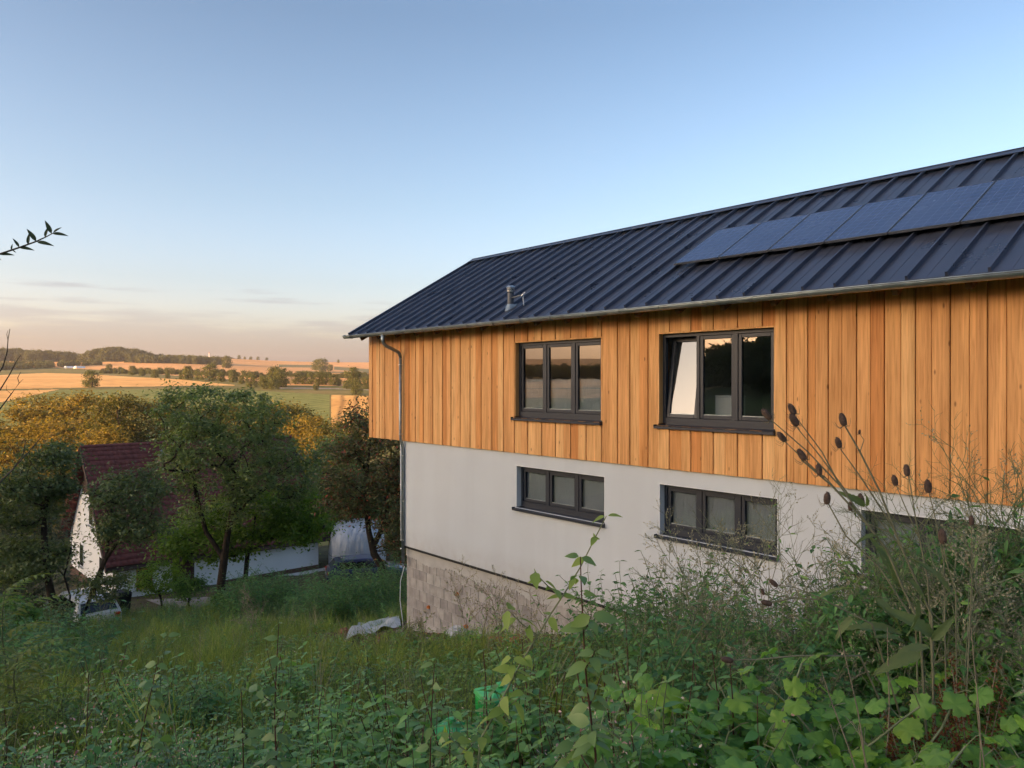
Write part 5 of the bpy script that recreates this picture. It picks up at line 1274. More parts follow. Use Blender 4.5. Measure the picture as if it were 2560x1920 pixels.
# tall herbs on the right
X, Y = wedge(3100, 4.6, 11, 62, .08, 1.0); a_, t_ = soil_d(X, Y)
cover('tall_weeds', 'tangle of tall green weeds on the right', [nets[1], herbs[3], nets[0], herbs[1]], X, Y, (a_ > 1.2) & (X > 1.0) & (rng.random(len(X)) < .8), 63, .6, 1.15, .2)
# rubble and earth clods along the wall
ST = []
for s_ in range(4):
    r_ = random.Random(s_ + 500); pr_ = [(.02, -.3), (.4, -.25), (.55, 0), (.42, .25), (.05, .34)]
    m = MB().lathe([(a * r_.uniform(.8, 1.2), b) for a, b in pr_], 7); m.v = [(x * r_.uniform(.8, 1.2), y * r_.uniform(.8, 1.2), z * r_.uniform(.7, 1.2)) for x, y, z in m.v]
    ST.append(m.mesh('stone', [pmat('earth_clod', (.16, .10, .065), .95, var=.3), pmat('pale_stone', (.36, .31, .26), .9, var=.2), pmat('earth_clod', (.16, .1, .065)), pmat('brick_bit', (.34, .13, .08), .9, var=.2)][s_]))
n = 2600; t_ = q.uniform(4.5, 20, n); a_ = np.abs(q.normal(0, 1.2, n)) + .1; X = dv.x * t_ + nv.x * (DW - a_); Y = dv.y * t_ + nv.y * (DW - a_)
P = np.column_stack([X, Y, H(X, Y)]); scatter('rubble', ST, P, q.uniform(0, 6.28, (n, 3)), q.lognormal(-2.9, .5, n), q.choice(4, n, p=[.5, .2, .2, .1]), 'earth clods and brick rubble along the foot of the wall')
# ---- toothed vine leaves lower right: some plants leaf by leaf, the rest as cover
VL = [npmesh('leaf', lobed(s_)[0], np.full(90, 3), np.array(lobed(s_)[1]).reshape(-1), lm_vine, True) for s_ in range(3)]
def orient(o, pos, d, n, s):
    d = Vector(d).normalized(); n = Vector(n); n = (n - n.dot(d) * d).normalized(); sd_ = d.cross(n)
    o.matrix_local = Matrix(((sd_.x * s, d.x * s, n.x * s, pos[0]), (sd_.y * s, d.y * s, n.y * s, pos[1]), (sd_.z * s, d.z * s, n.z * s, pos[2]), (0, 0, 0, 1)))
def vine(seed, nleaf, rad, hgt, size):
    rg = np.random.default_rng(seed); leaves = []; st = []
    for c in range(max(3, nleaf // 9)):
        a = rg.uniform(0, 6.28); p = np.zeros(3); d = np.array([math.cos(a) * .7, math.sin(a) * .7, 1.0]); pts = [p]; ln = math.hypot(rad, hgt) * rg.uniform(.6, 1.1)
        for i in range(9):
            d = d + rg.normal(size=3) * .12; d[2] -= .13; d /= np.linalg.norm(d); p = p + d * ln / 9; p[2] = max(p[2], .06); pts.append(p)
            b = rg.uniform(0, 6.28); pet = np.array([math.cos(b) * .06, math.sin(b) * .06, .07]) * rg.uniform(.7, 1.4); q_ = p + pet
            st.append(([p, p + pet * .6 + [0, 0, .01], q_], [.0022, .002, .0016]))
            leaves.append((q_, (math.cos(b), math.sin(b), -rg.uniform(.05, .7)), (rg.normal() * .3, rg.normal() * .3, 1), size * rg.uniform(.6, 1.25)))
        st.append((pts, [.005] * 5 + [.004] * 5))
    return leaves[:], st
lv_protos = []
for s_ in range(4):
    lv, st = vine(600 + s_, 30, .35, .5, .085); rg = np.random.default_rng(s_)
    P_, D_, N_, S_ = (np.array([l[i] for l in lv]) for i in range(4))
    lv_protos.append(plant_mesh('vine_cover', [scatter_leaves(P_, frames(N_, rg, 0, D_), S_, lobed(s_))], st, lm_vine, m_stemp))
X, Y = wedge(3000, 1.6, 7.2, 64, -.2, 1.15, .3)
cover('vine_mat', 'mat of toothed vine leaves over the lower right slope', lv_protos, X, Y, (Y < vine_line(X) + .1) & (X > .0), 65, .7, 1.25, .2)
VP = [(2440, 1830, 2.7, 'vine plant in the lower right corner with large toothed leaves'), (2230, 1850, 2.75, 'broad leaved vine plant left of the lower right corner'), (2010, 1800, 3.1, 'pale green vine plant below the teasel'), (1800, 1850, 3.0, 'vine plant at the bottom edge under the leaning saplings'),
      (2500, 1650, 4.0, 'vine plant beside the rust brown dock'), (2130, 1690, 4.2, 'vine plant in front of the dry grass tangle')]
for i, (x, y, Y_, lab) in enumerate(VP):
    X_ = (x - 1280) / F * Y_; o = thing('vine_plant', lab, 'plant', (X_, Y_, h(X_, Y_)), group='toothed leaf vine plants')
    lv, st = vine(640 + i, 45, .42, .78, .105); obj('stems', npmesh('stems', *tubes_np(st, 5), m_stemp), o)
    for j, (p, d, n_, s_) in enumerate(lv):
        q_ = obj('leaf', VL[j % 3], o); orient(q_, p, d, n_, s_)
# ---- saplings, leaf by leaf
OV = npmesh('leaf', *(lambda v: (v[0], np.full(len(v[1]), 4), np.array(v[1]).reshape(-1)))(ovate(.29, 6, .3)), lm_sap, True)
OVY = npmesh('leaf', *(lambda v: (v[0], np.full(len(v[1]), 4), np.array(v[1]).reshape(-1)))(ovate(.27, 6, .35)), lm_herb2, True)
LAN = npmesh('leaf', *(lambda v: (v[0], np.full(len(v[1]), 4), np.array(v[1]).reshape(-1)))(ovate(.15, 6, .3)), lm_sap, True)
def sapling(label, pts, Y, seed, nn, size, mesh, smat, rad=.006, twigs=0, tl=.22, start=.15, droop=.1):
    rg = np.random.default_rng(seed); w = [np.array(px(x, y, Y)) for x, y in pts]
    g0 = np.array([w[0][0], w[0][1], h(w[0][0], w[0][1]) - .03]); P0 = Vector(g0); path = [g0 * 0] + [q_ - g0 for q_ in w]
    cum = np.concatenate([[0], np.cumsum([np.linalg.norm(path[i+1] - path[i]) for i in range(len(path)-1)])]); tot = cum[-1]
    at = lambda s_: np.array([np.interp(s_ * tot, cum, [q_[k] for q_ in path]) for k in range(3)])
    o = thing('sapling', label, 'sapling', P0, group='young saplings on the near slope')
    st = [([at(t) for t in np.linspace(0, 1, 16)], list(np.linspace(rad, rad * .3, 16)))]
    def pair(p, ax, az, s_):
        for q_ in (0, math.pi):
            b = az + q_ + rg.uniform(-.3, .3); e = rg.uniform(-.45, .35) - droop; d = (math.cos(b) * math.cos(e), math.sin(b) * math.cos(e), math.sin(e))
            orient(obj('leaf', mesh, o), p + np.array(d) * .008, d, (rg.normal() * .55, rg.normal() * .5 - .45, 1), s_ * rg.uniform(.75, 1.25))
    for i in range(nn):
        t = start + (1 - start) * (i + 1) / nn; p = at(t); pair(p, None, i * 1.57 + rg.uniform(-.3, .3), size * (1.1 - .45 * t))
        if twigs and i % max(1, nn // twigs) == 0 and t < .8:
            a = rg.uniform(0, 6.28); d = np.array([math.cos(a), math.sin(a), .75]); d /= np.linalg.norm(d); L1 = tl * rg.uniform(.7, 1.2) * (1.2 - .6 * t); tw = [p, p + d * L1 * .5, p + d * L1 + [0, 0, .02]]
            st.append((tw, [rad * .5, rad * .4, rad * .2]))
            for k in range(3): pair(tw[0] + (tw[2] - tw[0]) * (k + 1) / 3, None, a + 1.57 + k * 1.4, size * .85)
    obj('stem', npmesh('stem', *tubes_np(st, 6), smat, True), o); return o
sapling('dark stemmed sapling standing before the beige plinth', [(1490, 1893), (1478, 1803), (1462, 1660), (1458, 1560), (1453, 1470), (1451, 1392)], 3.3, 700, 17, .105, OV, m_stemr, .0075, 8)
sapling('tall leaning sapling with pale stem crossing the white wall', [(1195, 1860), (1240, 1780), (1298, 1665), (1380, 1530), (1440, 1440), (1475, 1370), (1516, 1290)], 3.5, 701, 13, .10, OVY, m_stemp, .0075, 6, .2, .3)
sapling('upright red stemmed sapling in the middle left of the slope', [(690, 1900), (686, 1790), (690, 1680), (694, 1610), (697, 1560)], 4.6, 702, 12, .10, OV, m_stemr, .007, 4)
sapling('short red stemmed sapling left of the upright one', [(608, 1905), (606, 1840), (604, 1760), (602, 1725)], 4.4, 703, 8, .105, OV, m_stemr, .007, 3)
sapling('sapling with curved stem at the lower left', [(340, 1905), (352, 1840), (368, 1770), (386, 1690), (392, 1660)], 4.6, 704, 9, .11, OV, m_stemr, .007, 3)
sapling('thin sapling far left among pale flowers', [(214, 1900), (217, 1800), (222, 1700), (212, 1640)], 5.6, 705, 9, .085, OV, m_stemr, .006, 2)
sapling('slender sapling with drooping top leaves above the lower left one', [(398, 1760), (402, 1680), (412, 1620), (418, 1590)], 6.2, 706, 7, .12, OV, m_stemg, .006, 2)
sapling('small sapling left of the green bins', [(1075, 1905), (1078, 1800), (1083, 1700), (1086, 1660)], 3.9, 707, 9, .09, OV, m_stemr, .006, 3)
sapling('thin sapling in front of the lower green bin', [(1125, 1910), (1124, 1830), (1120, 1770)], 3.6, 708, 6, .085, OV, m_stemr, .005, 2)
sapling('yellowish sapling below the big dry weed', [(1630, 1840), (1640, 1760), (1660, 1690)], 4.2, 709, 8, .085, OVY, m_stemp, .005, 3)
sapling('small sapling between the leaning sapling and the big dry weed', [(1570, 1880), (1572, 1760), (1570, 1650), (1565, 1560), (1562, 1530)], 4.4, 710, 9, .085, OV, m_stemr, .006, 4)
# pinnate leaved sapling at the left edge
def pinnate(seed, n=6, ln=.5):
    rg = np.random.default_rng(seed); P_, D_, N_, S_ = [], [], [], []
    for i in range(n + 1):
        t = (i + .6) / (n + .6); p = np.array([0, ln * t, .12 * ln * math.sin(t * 2.4) - .22 * ln * t * t])
        for s in ((-1, 1) if i < n else (0,)):
            P_.append(p); D_.append((s * .9, .45, -.25) if s else (0, 1, -.5)); N_.append((0, .1, 1)); S_.append(ln * .30 * (1 - .25 * t))
    rg2 = np.random.default_rng(seed); st = [([np.array([0, ln * t, .12 * ln * math.sin(t * 2.4) - .22 * ln * t * t]) for t in np.linspace(0, 1, 6)], [.003] * 6)]
    return plant_mesh('leaf', [scatter_leaves(np.array(P_), frames(np.array(N_, float), rg2, 0, np.array(D_, float)), np.array(S_), T_LANCE)], st, lm_yel, m_stemg)
PN = [pinnate(s_) for s_ in range(3)]
for (x, yt, Y_, lab, sd_) in ((10, 1480, 8.5, 'bright sapling with feathered leaves at the left edge', 1), (40, 1650, 7.5, 'lower feather leaved sapling at the left edge', 2)):
    X_ = (x - 1280) / F * Y_; z0 = h(X_, Y_); hh = (957 - yt) / F * Y_ - z0; o = thing('ash_sapling', lab, 'sapling', (X_, Y_, z0)); rg = np.random.default_rng(sd_ + 80)
    pts = [np.array([.05 * math.sin(k), .04 * k / 6, hh * k / 6]) for k in range(7)]; obj('stem', npmesh('stem', *tubes_np([(pts, list(np.linspace(.016, .006, 7)))], 6), m_stemg, True), o)
    for k in range(22):
        t = .25 + .75 * k / 21; p = pts[0] + (pts[6] - pts[0]) * t; a = k * 2.4; e = .5 * t; orient(obj('leaf', PN[k % 3], o), p, (math.cos(a), math.sin(a), e), (-.4 * math.cos(a), -.4 * math.sin(a), 1), rg.uniform(.8, 1.25))
# ---- dry flowering weeds
put_weed('big bushy dry weed under the lower right window', 1700, 1750, 7.3, 1.3, 720, 7, .38, .6)
put_weed('slender dry weed in front of the block plinth, left', 1190, 1600, 12.5, 1.0, 721, 3, .3, .3)
put_weed('slender dry weed in front of the block plinth, middle', 1265, 1610, 11.8, 1.05, 722, 3, .3, .3)
put_weed('tall dry weed left of the dark stemmed sapling', 1345, 1640, 9.5, 1.15, 723, 2, .22, .3)
put_weed('low dry weed at the corner of the plinth', 1040, 1590, 14.5, .65, 724, 3, .4, .3)
put_weed('feathery dry weed rising across the right lower window', 1890, 1650, 6.6, 1.42, 725, 5, .42, .6)
put_weed('feathery dry weed right of the lower windows', 2010, 1650, 6.2, 1.22, 726, 6, .42, .9)
put_weed('tall green weed with airy top at the right edge', 2480, 1550, 5.0, 1.42, 727, 4, .3, 1.4)
put_weed('tall green weed behind the teasel', 2330, 1550, 5.4, 1.15, 728, 5, .34, 1.5)
put_weed('leafy weed at the far right behind the dock', 2560, 1550, 4.6, 1.2, 729, 4, .32, 1.6)
put_weed('leafy weed behind the teasel leaves', 2200, 1600, 6.0, .9, 730, 5, .4, 1.6)
put_weed('pale thin dry weed in front of the nettle bank', 640, 1560, 17, .95, 731, 3, .35, .2)
put_weed('greenish weed in front of the dry weed tangle', 1960, 1700, 5.2, .62, 732, 5, .5, 1.5)
for i_, (x_, Y_, hm_, lab_) in enumerate(((2110, 6.4, 1.0, 'leafy green weed before the third lower window, left'), (2180, 5.6, 1.05, 'leafy green weed before the third lower window, middle'), (2260, 6.2, 1.25, 'leafy green weed before the third lower window, right'), (2370, 5.8, 1.35, 'dense green weed below the airy tops at the right'), (2450, 5.6, 1.45, 'dense green weed beside the tall airy one'), (2540, 5.4, 1.5, 'dense green weed cut by the right picture edge'))):
    put_weed(lab_, x_, 0, Y_, hm_ * 1.12, 760 + i_, 6, .42, 5.5, lm_nettle if i_ % 2 else lm_herb, name='leafy_weed', seeds=.25)
# ---- teasel
YT = 4.4; bx_ = px(2330, 1640, YT); P0 = Vector((bx_.x, bx_.y, h(bx_.x, bx_.y))); te = thing('teasel', 'tall teasel with brown bristly heads leaning over the timber wall', 'teasel', P0)
def tp_(x, y, dy=0): return np.array(px(x, y, YT + dy) - P0)
m_head = pmat('teasel_head', (.12, .075, .055), .85, var=.35, vscale=60, bump=.6, bscale=400)
m_brac = pmat('teasel_bract', (.17, .14, .085), .8)
g_ = np.array([0, 0, 0.])
stemp = [
 ([g_, tp_(2300, 1560), tp_(2262, 1480), tp_(2215, 1370), tp_(2150, 1290), tp_(2080, 1215), tp_(2004, 1150)], .008), # main left
 ([tp_(2150, 1290), tp_(2060, 1190), tp_(2047, 1185)], .004), ([tp_(2180, 1325), tp_(2100, 1215), tp_(2020, 1130), tp_(1930, 1052)], .005), ([tp_(2120, 1235), tp_(2050, 1140), tp_(1990, 1066)], .0045), ([tp_(2100, 1215), tp_(2055, 1130), tp_(1984, 1035)], .0045), ([tp_(2060, 1195), tp_(1990, 1130), tp_(1962, 1104)], .004),
 ([g_ + [.05, .05, 0], tp_(2330, 1540, .15), tp_(2250, 1360, .15), tp_(2200, 1230, .15), tp_(2150, 1130, .15), tp_(2112, 1064, .15)], .008), ([tp_(2240, 1330, .15), tp_(2150, 1190, .15), tp_(2100, 1121, .15)], .005), ([tp_(2150, 1130, .15), tp_(2160, 1100, .15), tp_(2149, 1084, .15)], .003), ([tp_(2255, 1370, .15), tp_(2190, 1290, .15), tp_(2156, 1260, .15)], .004), ([tp_(2220, 1330, .15), tp_(2150, 1300, .15), tp_(2128, 1276, .15)], .004),
 ([g_ + [-.05, .02, 0], tp_(2290, 1560, -.1), tp_(2200, 1420, -.1), tp_(2115, 1340, -.1), tp_(2070, 1258, -.1)], .006), ([g_ + [.1, .1, 0], tp_(2320, 1450, .25), tp_(2290, 1300, .25), tp_(2272, 1190, .25)], .006), ([tp_(2300, 1350, .25), tp_(2260, 1260, .25), tp_(2240, 1212, .25)], .004), ([g_ + [.15, .1, 0], tp_(2360, 1400, .3), tp_(2335, 1280, .3), tp_(2322, 1230, .3)], .005),
 ([g_ + [.12, -.05, 0], tp_(2390, 1480, -.05), tp_(2365, 1400, -.05), tp_(2356, 1352, -.05)], .005), ([g_ + [.2, .05, 0], tp_(2430, 1450, .1), tp_(2429, 1312, .1)], .005),
 ([g_, tp_(2180, 1560, -.2), tp_(2060, 1500, -.2), tp_(1985, 1495, -.2), tp_(1925, 1508, -.2)], .006), ([tp_(2060, 1500, -.2), tp_(1990, 1470, -.2), tp_(1940, 1462, -.2)], .004), ([tp_(1985, 1495, -.2), tp_(1940, 1490, -.2), tp_(1910, 1484, -.2)], .003),
 ([g_, tp_(2150, 1640, -.3), tp_(1990, 1640, -.3), tp_(1890, 1650, -.3), tp_(1830, 1650, -.3)], .006)]
obj('stem', npmesh('stem', *tubes_np([(p, [r * (1 - .45 * i / (len(p) - 1)) for i in range(len(p))]) for p, r in stemp], 6), pmat('teasel_stem', (.20, .19, .11), .8, var=.2, vscale=15), True), te)
heads = [(1916, 1036, 0, -40, 1.05), (1980, 1023, 0, -28, 1), (1985, 1050, 0, -30, 1.15), (2107, 1049, .15, -14, 1.1), (1954, 1092, 0, -38, .95), (2096, 1107, .15, -18, .95), (2004, 1137, 0, -32, 1.05), (2047, 1174, 0, -8, .95), (2068, 1246, -.1, 2, 1), (2153, 1248, .15, -12, .95), (2126, 1266, .15, -5, .75),
         (2237, 1201, .25, -16, .95), (2267, 1176, .25, -5, 1), (2320, 1216, .3, -5, 1.15), (2149, 1080, .15, 0, .4), (2356, 1341, -.05, -4, 1.2), (2429, 1301, .1, 0, .8), (1917, 1508, -.2, -75, .85), (1934, 1458, -.2, -50, .75), (1907, 1480, -.2, -20, .5), (1818, 1650, -.3, -80, .9)]
def head_mesh(s_):
    rg = np.random.default_rng(s_); mb = MB().lathe([(.004, -.034), (.012, -.03), (.0165, -.018), (.0175, 0), (.0155, .016), (.010, .028), (.003, .035)], 14)
    for i in range(150):
        t = rg.uniform(-.9, 1); a = rg.uniform(0, 6.28); r = .0172 * math.sqrt(max(.05, 1 - (t * .98) ** 2 * .9)); c, s = math.cos(a), math.sin(a); z = t * .033
        mb.add([(c * r - s * .0012, s * r + c * .0012, z), (c * r + s * .0012, s * r - c * .0012, z), (c * (r + .0055), s * (r + .0055), z + .006)], [(0, 1, 2)])
    return mb.mesh('seed_head', m_head)
HM = [head_mesh(s_) for s_ in range(3)]
bm_ = MB()
for k in range(7):
    a = k * .9; c, s = math.cos(a), math.sin(a); L1 = .035 + .02 * (k % 3); bm_.tube([(c * .01, s * .01, -.034), (c * L1 * .7, s * L1 * .7, -.04), (c * L1, s * L1, -.022), (c * L1 * 1.15, s * L1 * 1.15, .0)], [.0016, .0012, .0009, .0004], 3, cap=False)
BRM = bm_.mesh('bract', m_brac)
for k, (x, y, dy, rot, s_) in enumerate(heads):
    q_ = obj('seed_head', HM[k % 3], te, tp_(x, y, dy), (R(8 * (k % 3 - 1)), R(rot), k), (s_ * 1.05,) * 3); q_.rotation_mode = 'ZYX'; q_.rotation_euler = (R(6 * (k % 3 - 1)), R(rot), 0)
    obj('bract', BRM, q_)
def crinkled(seed, w=.15, n=18):
    r0 = random.Random(seed); V = []; Fc = []
    for i in range(n + 1):
        t = i / n; r = w * math.sin(math.pi * min(1, t ** .7 * .97 + .03)) ** .8 * (1.1 if i % 2 else .9) * (1 - .2 * t); z = -.5 * t * t
        V += [(-r, t, z + .05 + r0.uniform(-.025, .025)), (-r * .5, t - .01, z + .045 * (i % 2) + .01), (0, t, z), (r * .5, t - .01, z + .045 * (i % 2) + .01), (r, t, z + .05 + r0.uniform(-.025, .025))]
    for i in range(n):
        a = 5 * i; Fc += [(a + k, a + k + 1, a + k + 6, a + k + 5) for k in range(4)]
    return np.array(V), Fc
TLS = [npmesh('leaf', *(lambda v: (v[0], np.full(len(v[1]), 4), np.array(v[1]).reshape(-1)))(crinkled(s_)), lm_tease, True) for s_ in range(3)]
ntl = 0
for (x, y, x2, y2, dy, nx) in ((2190, 1370, 2265, 1430, .05, .3), (2185, 1500, 2290, 1560, -.1, .5), (2250, 1590, 2125, 1520, -.1, -.3), (2330, 1590, 2235, 1500, -.15, -.5), (2270, 1450, 2340, 1500, .1, .4), (2200, 1340, 2140, 1330, .0, -.3), (2370, 1480, 2330, 1380, -.1, .2), (2160, 1265, 2110, 1220, .05, -.6), (2165, 1265, 2180, 1225, .05, .6), (2130, 1260, 2150, 1290, .1, .3), (2240, 1460, 2215, 1335, .1, .1), (2320, 1620, 2210, 1620, -.3, -.2), (2300, 1640, 2180, 1660, -.4, 0), (2330, 1600, 2400, 1540, -.2, .4), (2050, 1500, 2110, 1440, -.2, .3), (2130, 1545, 2080, 1590, -.25, -.3), (2290, 1500, 2310, 1600, -.3, .8), (2260, 1610, 2200, 1560, -.35, -.2)):
    a = tp_(x, y, dy); b = tp_(x2, y2, dy - .06); d = b - a; ntl += 1; orient(obj('leaf', TLS[ntl % 3], te), a, d, (nx, -.25 - .3 * (ntl % 3), .8), float(np.linalg.norm(d)) * .9)
# ---- rust brown docks
for (x, Y_, hm, lab, sd_) in ((2430, 4.1, .9, 'rust brown seeding dock beside the teasel', 740), (2300, 4.0, .62, 'low rust brown dock in front of the teasel', 741)):
    X_ = (x - 1280) / F * Y_; o = thing('dock', lab, 'weed', (X_, Y_, h(X_, Y_))); rg = np.random.default_rng(sd_); st = []; sp = []
    for k in range(7):
        a = rg.uniform(0, 6.28); top = np.array([math.cos(a) * .16, math.sin(a) * .16, hm * rg.uniform(.8, 1.1)]); pts = [top * t + np.array([0, 0, .05 * math.sin(3 * t)]) for t in np.linspace(0, 1, 6)]; st.append((pts, [.005, .0045, .004, .0035, .003, .002]))
        for t in rg.uniform(.35, 1, 260): sp.append(top * t + rg.normal(size=3) * (.014 + .03 * (1 - t)))
    obj('stems', npmesh('stems', *tubes_np(st, 5), m_stemd), o); sp = np.array(sp); obj('seed_spikes', npmesh('seed_spikes', *scatter_leaves(sp, frames(rg.normal(size=sp.shape), rg), rg.uniform(.012, .026, len(sp)), T_LEAF), lm_rust), o)
# long bent dry grass stalks
for i, (x, y, x2, y2, Y_) in enumerate(((2068, 1670, 2180, 1860, 3.4), (2105, 1540, 2170, 1800, 3.8), (2230, 1560, 2190, 1680, 4.0), (2440, 1560, 2435, 1710, 3.7), (2160, 1800, 2190, 1880, 3.1), (2455, 1740, 2450, 1830, 3.1))):
    a, b = px(x, y, Y_), px(x2, y2, Y_); b.z = min(b.z, h(b.x, b.y) + .1); o = thing('dry_stalk', ['long bent dry stalk over the vine leaves', 'thin upright dry stalk left of the vine leaves', 'short leaning dry stalk below the teasel', 'pale thick dry stalk by the rust brown dock', 'broken dry stalk at the bottom edge', 'short pale stalk in the lower right vine leaves'][i], 'stalk', b, group='dry stalks among the vines')
    d = a - b; pts = [d * t + Vector((.03 * math.sin(4 * t), 0, .02 * math.sin(5 * t))) for t in np.linspace(0, 1, 8)]; MB().tube(pts, list(np.linspace(.005, .002, 8)), 6, cap=False).build('stalk', m_stemd, o, smooth=True)
    MB().tube([pts[5], pts[5] + Vector((.05, .01, .03)), pts[5] + Vector((.09, .01, -.02))], [.002, .002, .001], 4, cap=False).build('side_blade', m_stemd, o)
# ---- branch hanging in from the upper left, and bare twigs
YB = 4.0; P0 = Vector((-4.3, 4.1, h(-4.3, 4.1))); o = thing('willow_shrub', 'leafy willow branch reaching in at the upper left of the sky', 'shrub', P0)
def bp_(x, y, dy=0): return np.array(px(x * .1085, 520 + y * .1085, YB + dy) - P0)
br_ = [bp_(-400, 1190, .05), bp_(0, 1062), bp_(440, 915), bp_(830, 775), bp_(1060, 670), bp_(1190, 600), bp_(1240, 575)]
tk = [np.array([0, 0, 0]), np.array([.15, 0, 1.0]), np.array([.35, .0, 1.9]), np.array([.62, 0, 2.55]), br_[0] * .6 + np.array([.62, 0, 2.55]) * .4, br_[0]]
obj('stem', npmesh('stem', *tubes_np([(tk, [.035, .028, .02, .013, .008, .006]), (br_, [.0055, .005, .0045, .004, .003, .0025, .002])], 7), m_barkg, True), o)
LN2 = npmesh('leaf', *(lambda v: (v[0], np.full(len(v[1]), 4), np.array(v[1]).reshape(-1)))(ovate(.15, 6, .12, .2)), leafmat('willow_twig_leaves', [(.03, .05, .025), (.045, .065, .03)], .5, .25, .3), True)
for (x, y, x2, y2, nx) in ((440, 905, 300, 680, .9), (450, 912, 790, 955, -.2), (265, 965, 285, 820, .2), (290, 975, 380, 1030, .2), (0, 1072, 330, 1066, -.2), (650, 842, 670, 550, .1), (832, 770, 615, 455, .35), (860, 785, 1240, 850, -.2), (1042, 675, 1110, 410, .1), (1190, 590, 1035, 265, .3), (1230, 575, 1415, 430, .2), (1220, 592, 1570, 620, -.3), (-150, 1110, -20, 900, .3), (-160, 1115, 30, 1190, -.2)):
    a = bp_(x, y); b = bp_(x2, y2); d = b - a; orient(obj('leaf', LN2, o), a, d, (nx, -.8, .55), float(np.linalg.norm(d)))
rg = np.random.default_rng(91); tws = []
for k in range(9):                                    # leafy twigs on the part outside the picture
    b = tk[2] + (tk[3] - tk[2]) * (k / 8) if k % 2 else tk[1] + (tk[2] - tk[1]) * (k / 8); a_ = math.pi * .5 + k * 1.1; e = b + np.array([-abs(math.cos(a_)) * .5, math.sin(a_) * .45, .35 + .2 * rg.random()])
    tws.append(([b, (b + e) / 2 + [0, 0, .05], e], [.006, .004, .002]))
    for t_ in np.linspace(.3, 1, 9):
        p = b + (e - b) * t_; d = e - b + rg.normal(size=3) * .35; orient(obj('leaf', LN2, o), p, d, (rg.normal() * .4, -.5, .8), .08 + .03 * rg.random())
obj('twig', npmesh('twig', *tubes_np(tws, 5), m_barkg, True), o)
P0 = Vector((-4.9, 5.6, h(-4.9, 5.6))); o = thing('dead_shrub', 'bare pale twigs of a dead shrub at the left edge', 'shrub', P0); YD = 5.6
def dp_(x, y): return np.array(px(x, y, YD) - P0)
tw_ = [([np.zeros(3), np.array([.2, 0, .8]), dp_(-150, 1300), dp_(-90, 1120)], [.02, .015, .012, .009]), ([dp_(-90, 1120), dp_(-50, 1010), dp_(-10, 945), dp_(8, 915), dp_(18, 880), dp_(20, 850), dp_(25, 822)], [.008, .006, .005, .0042, .0035, .003, .002]), ([dp_(20, 850), dp_(17, 836), dp_(20, 826)], [.0025, .002, .001]),
 ([dp_(-50, 1010), dp_(0, 975), dp_(25, 935), dp_(40, 905), dp_(52, 888)], [.006, .005, .0042, .003, .002]), ([dp_(-60, 1060), dp_(0, 1022), dp_(28, 985), dp_(48, 958), dp_(44, 945), dp_(52, 930)], [.006, .005, .004, .003, .0025, .0015]), ([dp_(48, 958), dp_(58, 948)], [.002, .001]), ([dp_(28, 985), dp_(16, 975), dp_(17, 962)], [.002, .0015, .001]),
 ([dp_(-150, 1300), dp_(0, 1205), dp_(35, 1170), dp_(58, 1135), dp_(64, 1100)], [.01, .007, .006, .004, .002]), ([dp_(35, 1170), dp_(82, 1118), dp_(105, 1090), dp_(117, 1066)], [.005, .004, .003, .0015])]
obj('twigs', npmesh('twigs', *tubes_np(tw_, 6), m_barkg, True), o)
# ---- things lying on the slope
def gpos(x, y):
    "where the line of sight through a pixel meets the slope"
    u_, v_ = (x - 1280) / F, (957 - y) / F; D_ = np.linspace(2, 60, 3000); k = int(np.argmax(H(u_ * D_, D_) > v_ * D_)); return Vector((u_ * D_[k], D_[k], h(u_ * D_[k], D_[k])))
m_green = pmat('green_plastic', (.012, .30, .05), .38, .5, var=.12, vscale=5); m_lid = pmat('green_lid_skylit', (.07, .42, .12), .3, .5, var=.1, vscale=5)  # lid is paler than the body: sky reflection put into its colour
def gbin(label, x, yt, Y_, w, d, hh, rz):
    p = px(x, yt, Y_); z0 = h(p.x, p.y) - .05; hh = p.z - z0; o = thing('garden_bin', label, 'bin', (p.x, p.y, z0), rz, group='green plastic garden bins')
    part('body', MB().loft([[(-w*.46, -d*.46, 0), (w*.46, -d*.46, 0), (w*.46, d*.46, 0), (-w*.46, d*.46, 0)], [(-w*.5, -d*.5, hh - .05), (w*.5, -d*.5, hh - .05), (w*.5, d*.5, hh - .05), (-w*.5, d*.5, hh - .05)]]), m_green, o, bevel=.02)
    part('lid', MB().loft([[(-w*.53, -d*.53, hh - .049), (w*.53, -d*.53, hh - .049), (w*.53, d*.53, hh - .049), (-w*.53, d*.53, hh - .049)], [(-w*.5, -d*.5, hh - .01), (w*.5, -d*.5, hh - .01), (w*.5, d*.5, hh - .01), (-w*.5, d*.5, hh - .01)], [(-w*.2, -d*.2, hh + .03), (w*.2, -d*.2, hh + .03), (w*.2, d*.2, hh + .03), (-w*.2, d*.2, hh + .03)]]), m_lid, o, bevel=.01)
    for k in range(4): part('rib', MB().box(-w*.5 + (k + .5) * w / 4 - .012, -w*.5 + (k + .5) * w / 4 + .012, -d*.49 - .012, -d*.47, .03, hh - .07), m_green, o)
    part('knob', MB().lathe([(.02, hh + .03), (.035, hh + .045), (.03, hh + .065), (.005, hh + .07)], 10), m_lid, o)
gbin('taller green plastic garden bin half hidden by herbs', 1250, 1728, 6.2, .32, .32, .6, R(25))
gbin('lower green plastic garden bin nearest the bottom edge', 1128, 1818, 5.6, .26, .26, .5, R(-30))
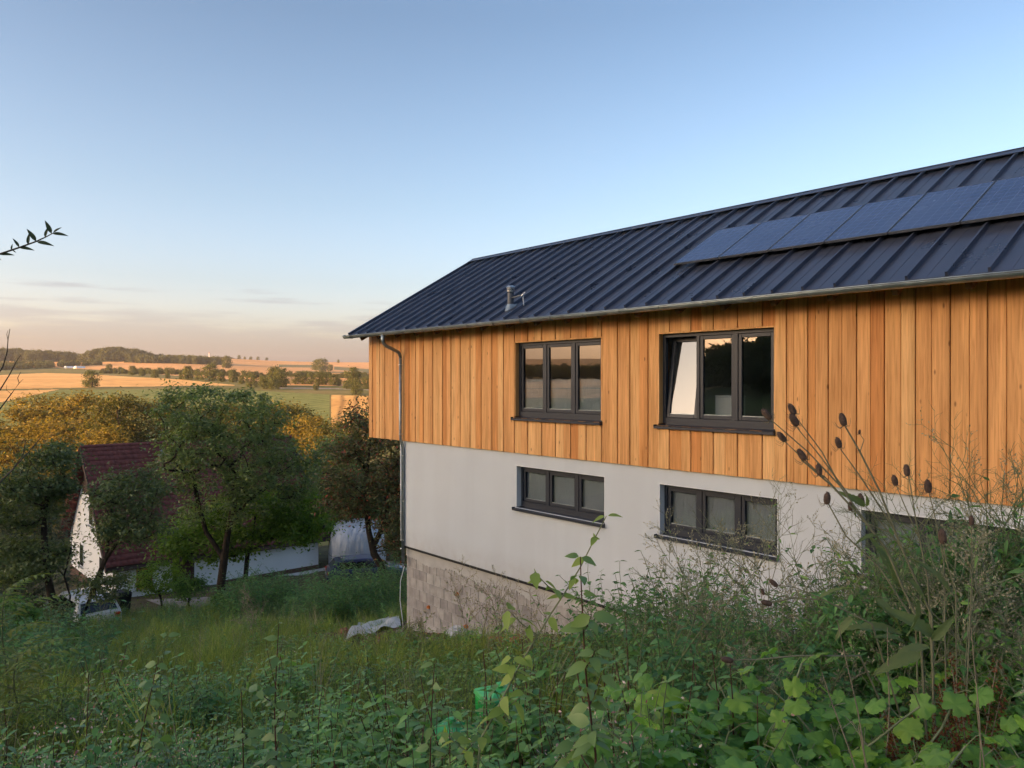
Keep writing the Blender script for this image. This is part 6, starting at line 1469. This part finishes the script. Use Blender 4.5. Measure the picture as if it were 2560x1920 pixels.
# white tarpaulin sheet on the ground at the house corner
A_ = [gpos(862, 1612), gpos(905, 1570), gpos(1000, 1545), gpos(1000, 1572)]
o = thing('ground_sheet', 'crumpled white sheet lying on the ground at the plinth corner', 'sheet', A_[0]); n = 18; V = []; rg = np.random.default_rng(9)
for i in range(n + 1):
    for j in range(n + 1):
        s_, t_ = i / n, j / n; p = (A_[0] * (1 - s_) + A_[3] * s_) * (1 - t_) + (A_[1] * (1 - s_) + A_[2] * s_) * t_
        e = .03 * math.sin(s_ * 9 + t_ * 4); z = h(p.x + e, p.y) + .07 + .07 * math.sin(s_ * 11 + 2 * math.sin(t_ * 5)) * math.sin(t_ * 7 + s_ * 3) + .10 * math.sin(math.pi * t_) + rg.uniform(0, .025); V.append((p.x + e - A_[0].x, p.y + .1 * math.sin(s_ * 13) - A_[0].y, z - A_[0].z))
MB().add(V, [(i * (n + 1) + j, i * (n + 1) + j + 1, (i + 1) * (n + 1) + j + 1, (i + 1) * (n + 1) + j) for i in range(n) for j in range(n)]).build('sheet', pmat('dirty_white_sheet', (.60, .58, .54), .7, var=.15, vscale=3), o, smooth=True)
p = gpos(1145, 1598); o = thing('rubble_lump', 'white plaster lump on the grass before the plinth', 'lump', p + Vector((0, 0, .12)))
m = MB().lathe([(.02, -.12), (.22, -.1), (.26, .02), (.15, .12), (.02, .15)], 9); m.v = [(x * random.uniform(.8, 1.3), y * random.uniform(.7, 1.1), z * random.uniform(.8, 1.3)) for x, y, z in m.v]; m.build('lump', m_terr, o)
MB().add([(.2, -.1, -.02), (.6, -.16, -.06), (.66, .1, -.02), (.25, .12, .03), (.2, -.1, -.08), (.6, -.16, -.12), (.66, .1, -.08), (.25, .12, -.05)], [(0, 1, 2, 3), (4, 7, 6, 5), (0, 4, 5, 1), (1, 5, 6, 2), (2, 6, 7, 3), (3, 7, 4, 0)]).build('shard', m_terr, o)
p = gpos(1258, 1622); o = thing('drain_pipe', 'short terracotta coloured drain pipe lying in the grass', 'pipe', p + Vector((0, 0, .16)), R(10)); m_tc = pmat('terracotta_pipe', (.42, .12, .065), .55)
MB().tube([(-.26, 0, 0), (.2, 0, 0), (.2, 0, 0), (.30, 0, 0)], [.062, .062, .076, .076], 16, cap=False).tube([(.30, 0, 0), (.19, 0, 0), (-.26, 0, 0)], [.068, .056, .054], 16, cap=False).build('pipe', m_tc, o, smooth=True)
MB().lathe([(.078, -.012), (.082, 0), (.078, .012)], 16).build('socket_ring', m_tc, o, rot=(0, R(90), 0), loc=(.22, 0, 0))

# ------------------------------------------------------------------ morning haze
hz = MB().box(-2700, 2700, -2700, 2700, -30, 95).mesh('haze', [])
ho = obj('haze', hz, None, kind='stuff', label='thin morning haze filling the valley')
m = bpy.data.materials.new('haze_air'); m.use_nodes = True; t = m.node_tree; t.nodes.remove(t.nodes['Principled BSDF'])
pv = N(t, 'ShaderNodeVolumePrincipled'); pv.inputs['Color'].default_value = (.86, .88, .95, 1); pv.inputs['Density'].default_value = HAZE; pv.inputs['Anisotropy'].default_value = .2
L(t, pv.outputs[0], t.nodes['Material Output'].inputs['Volume']); hz.materials.append(m)
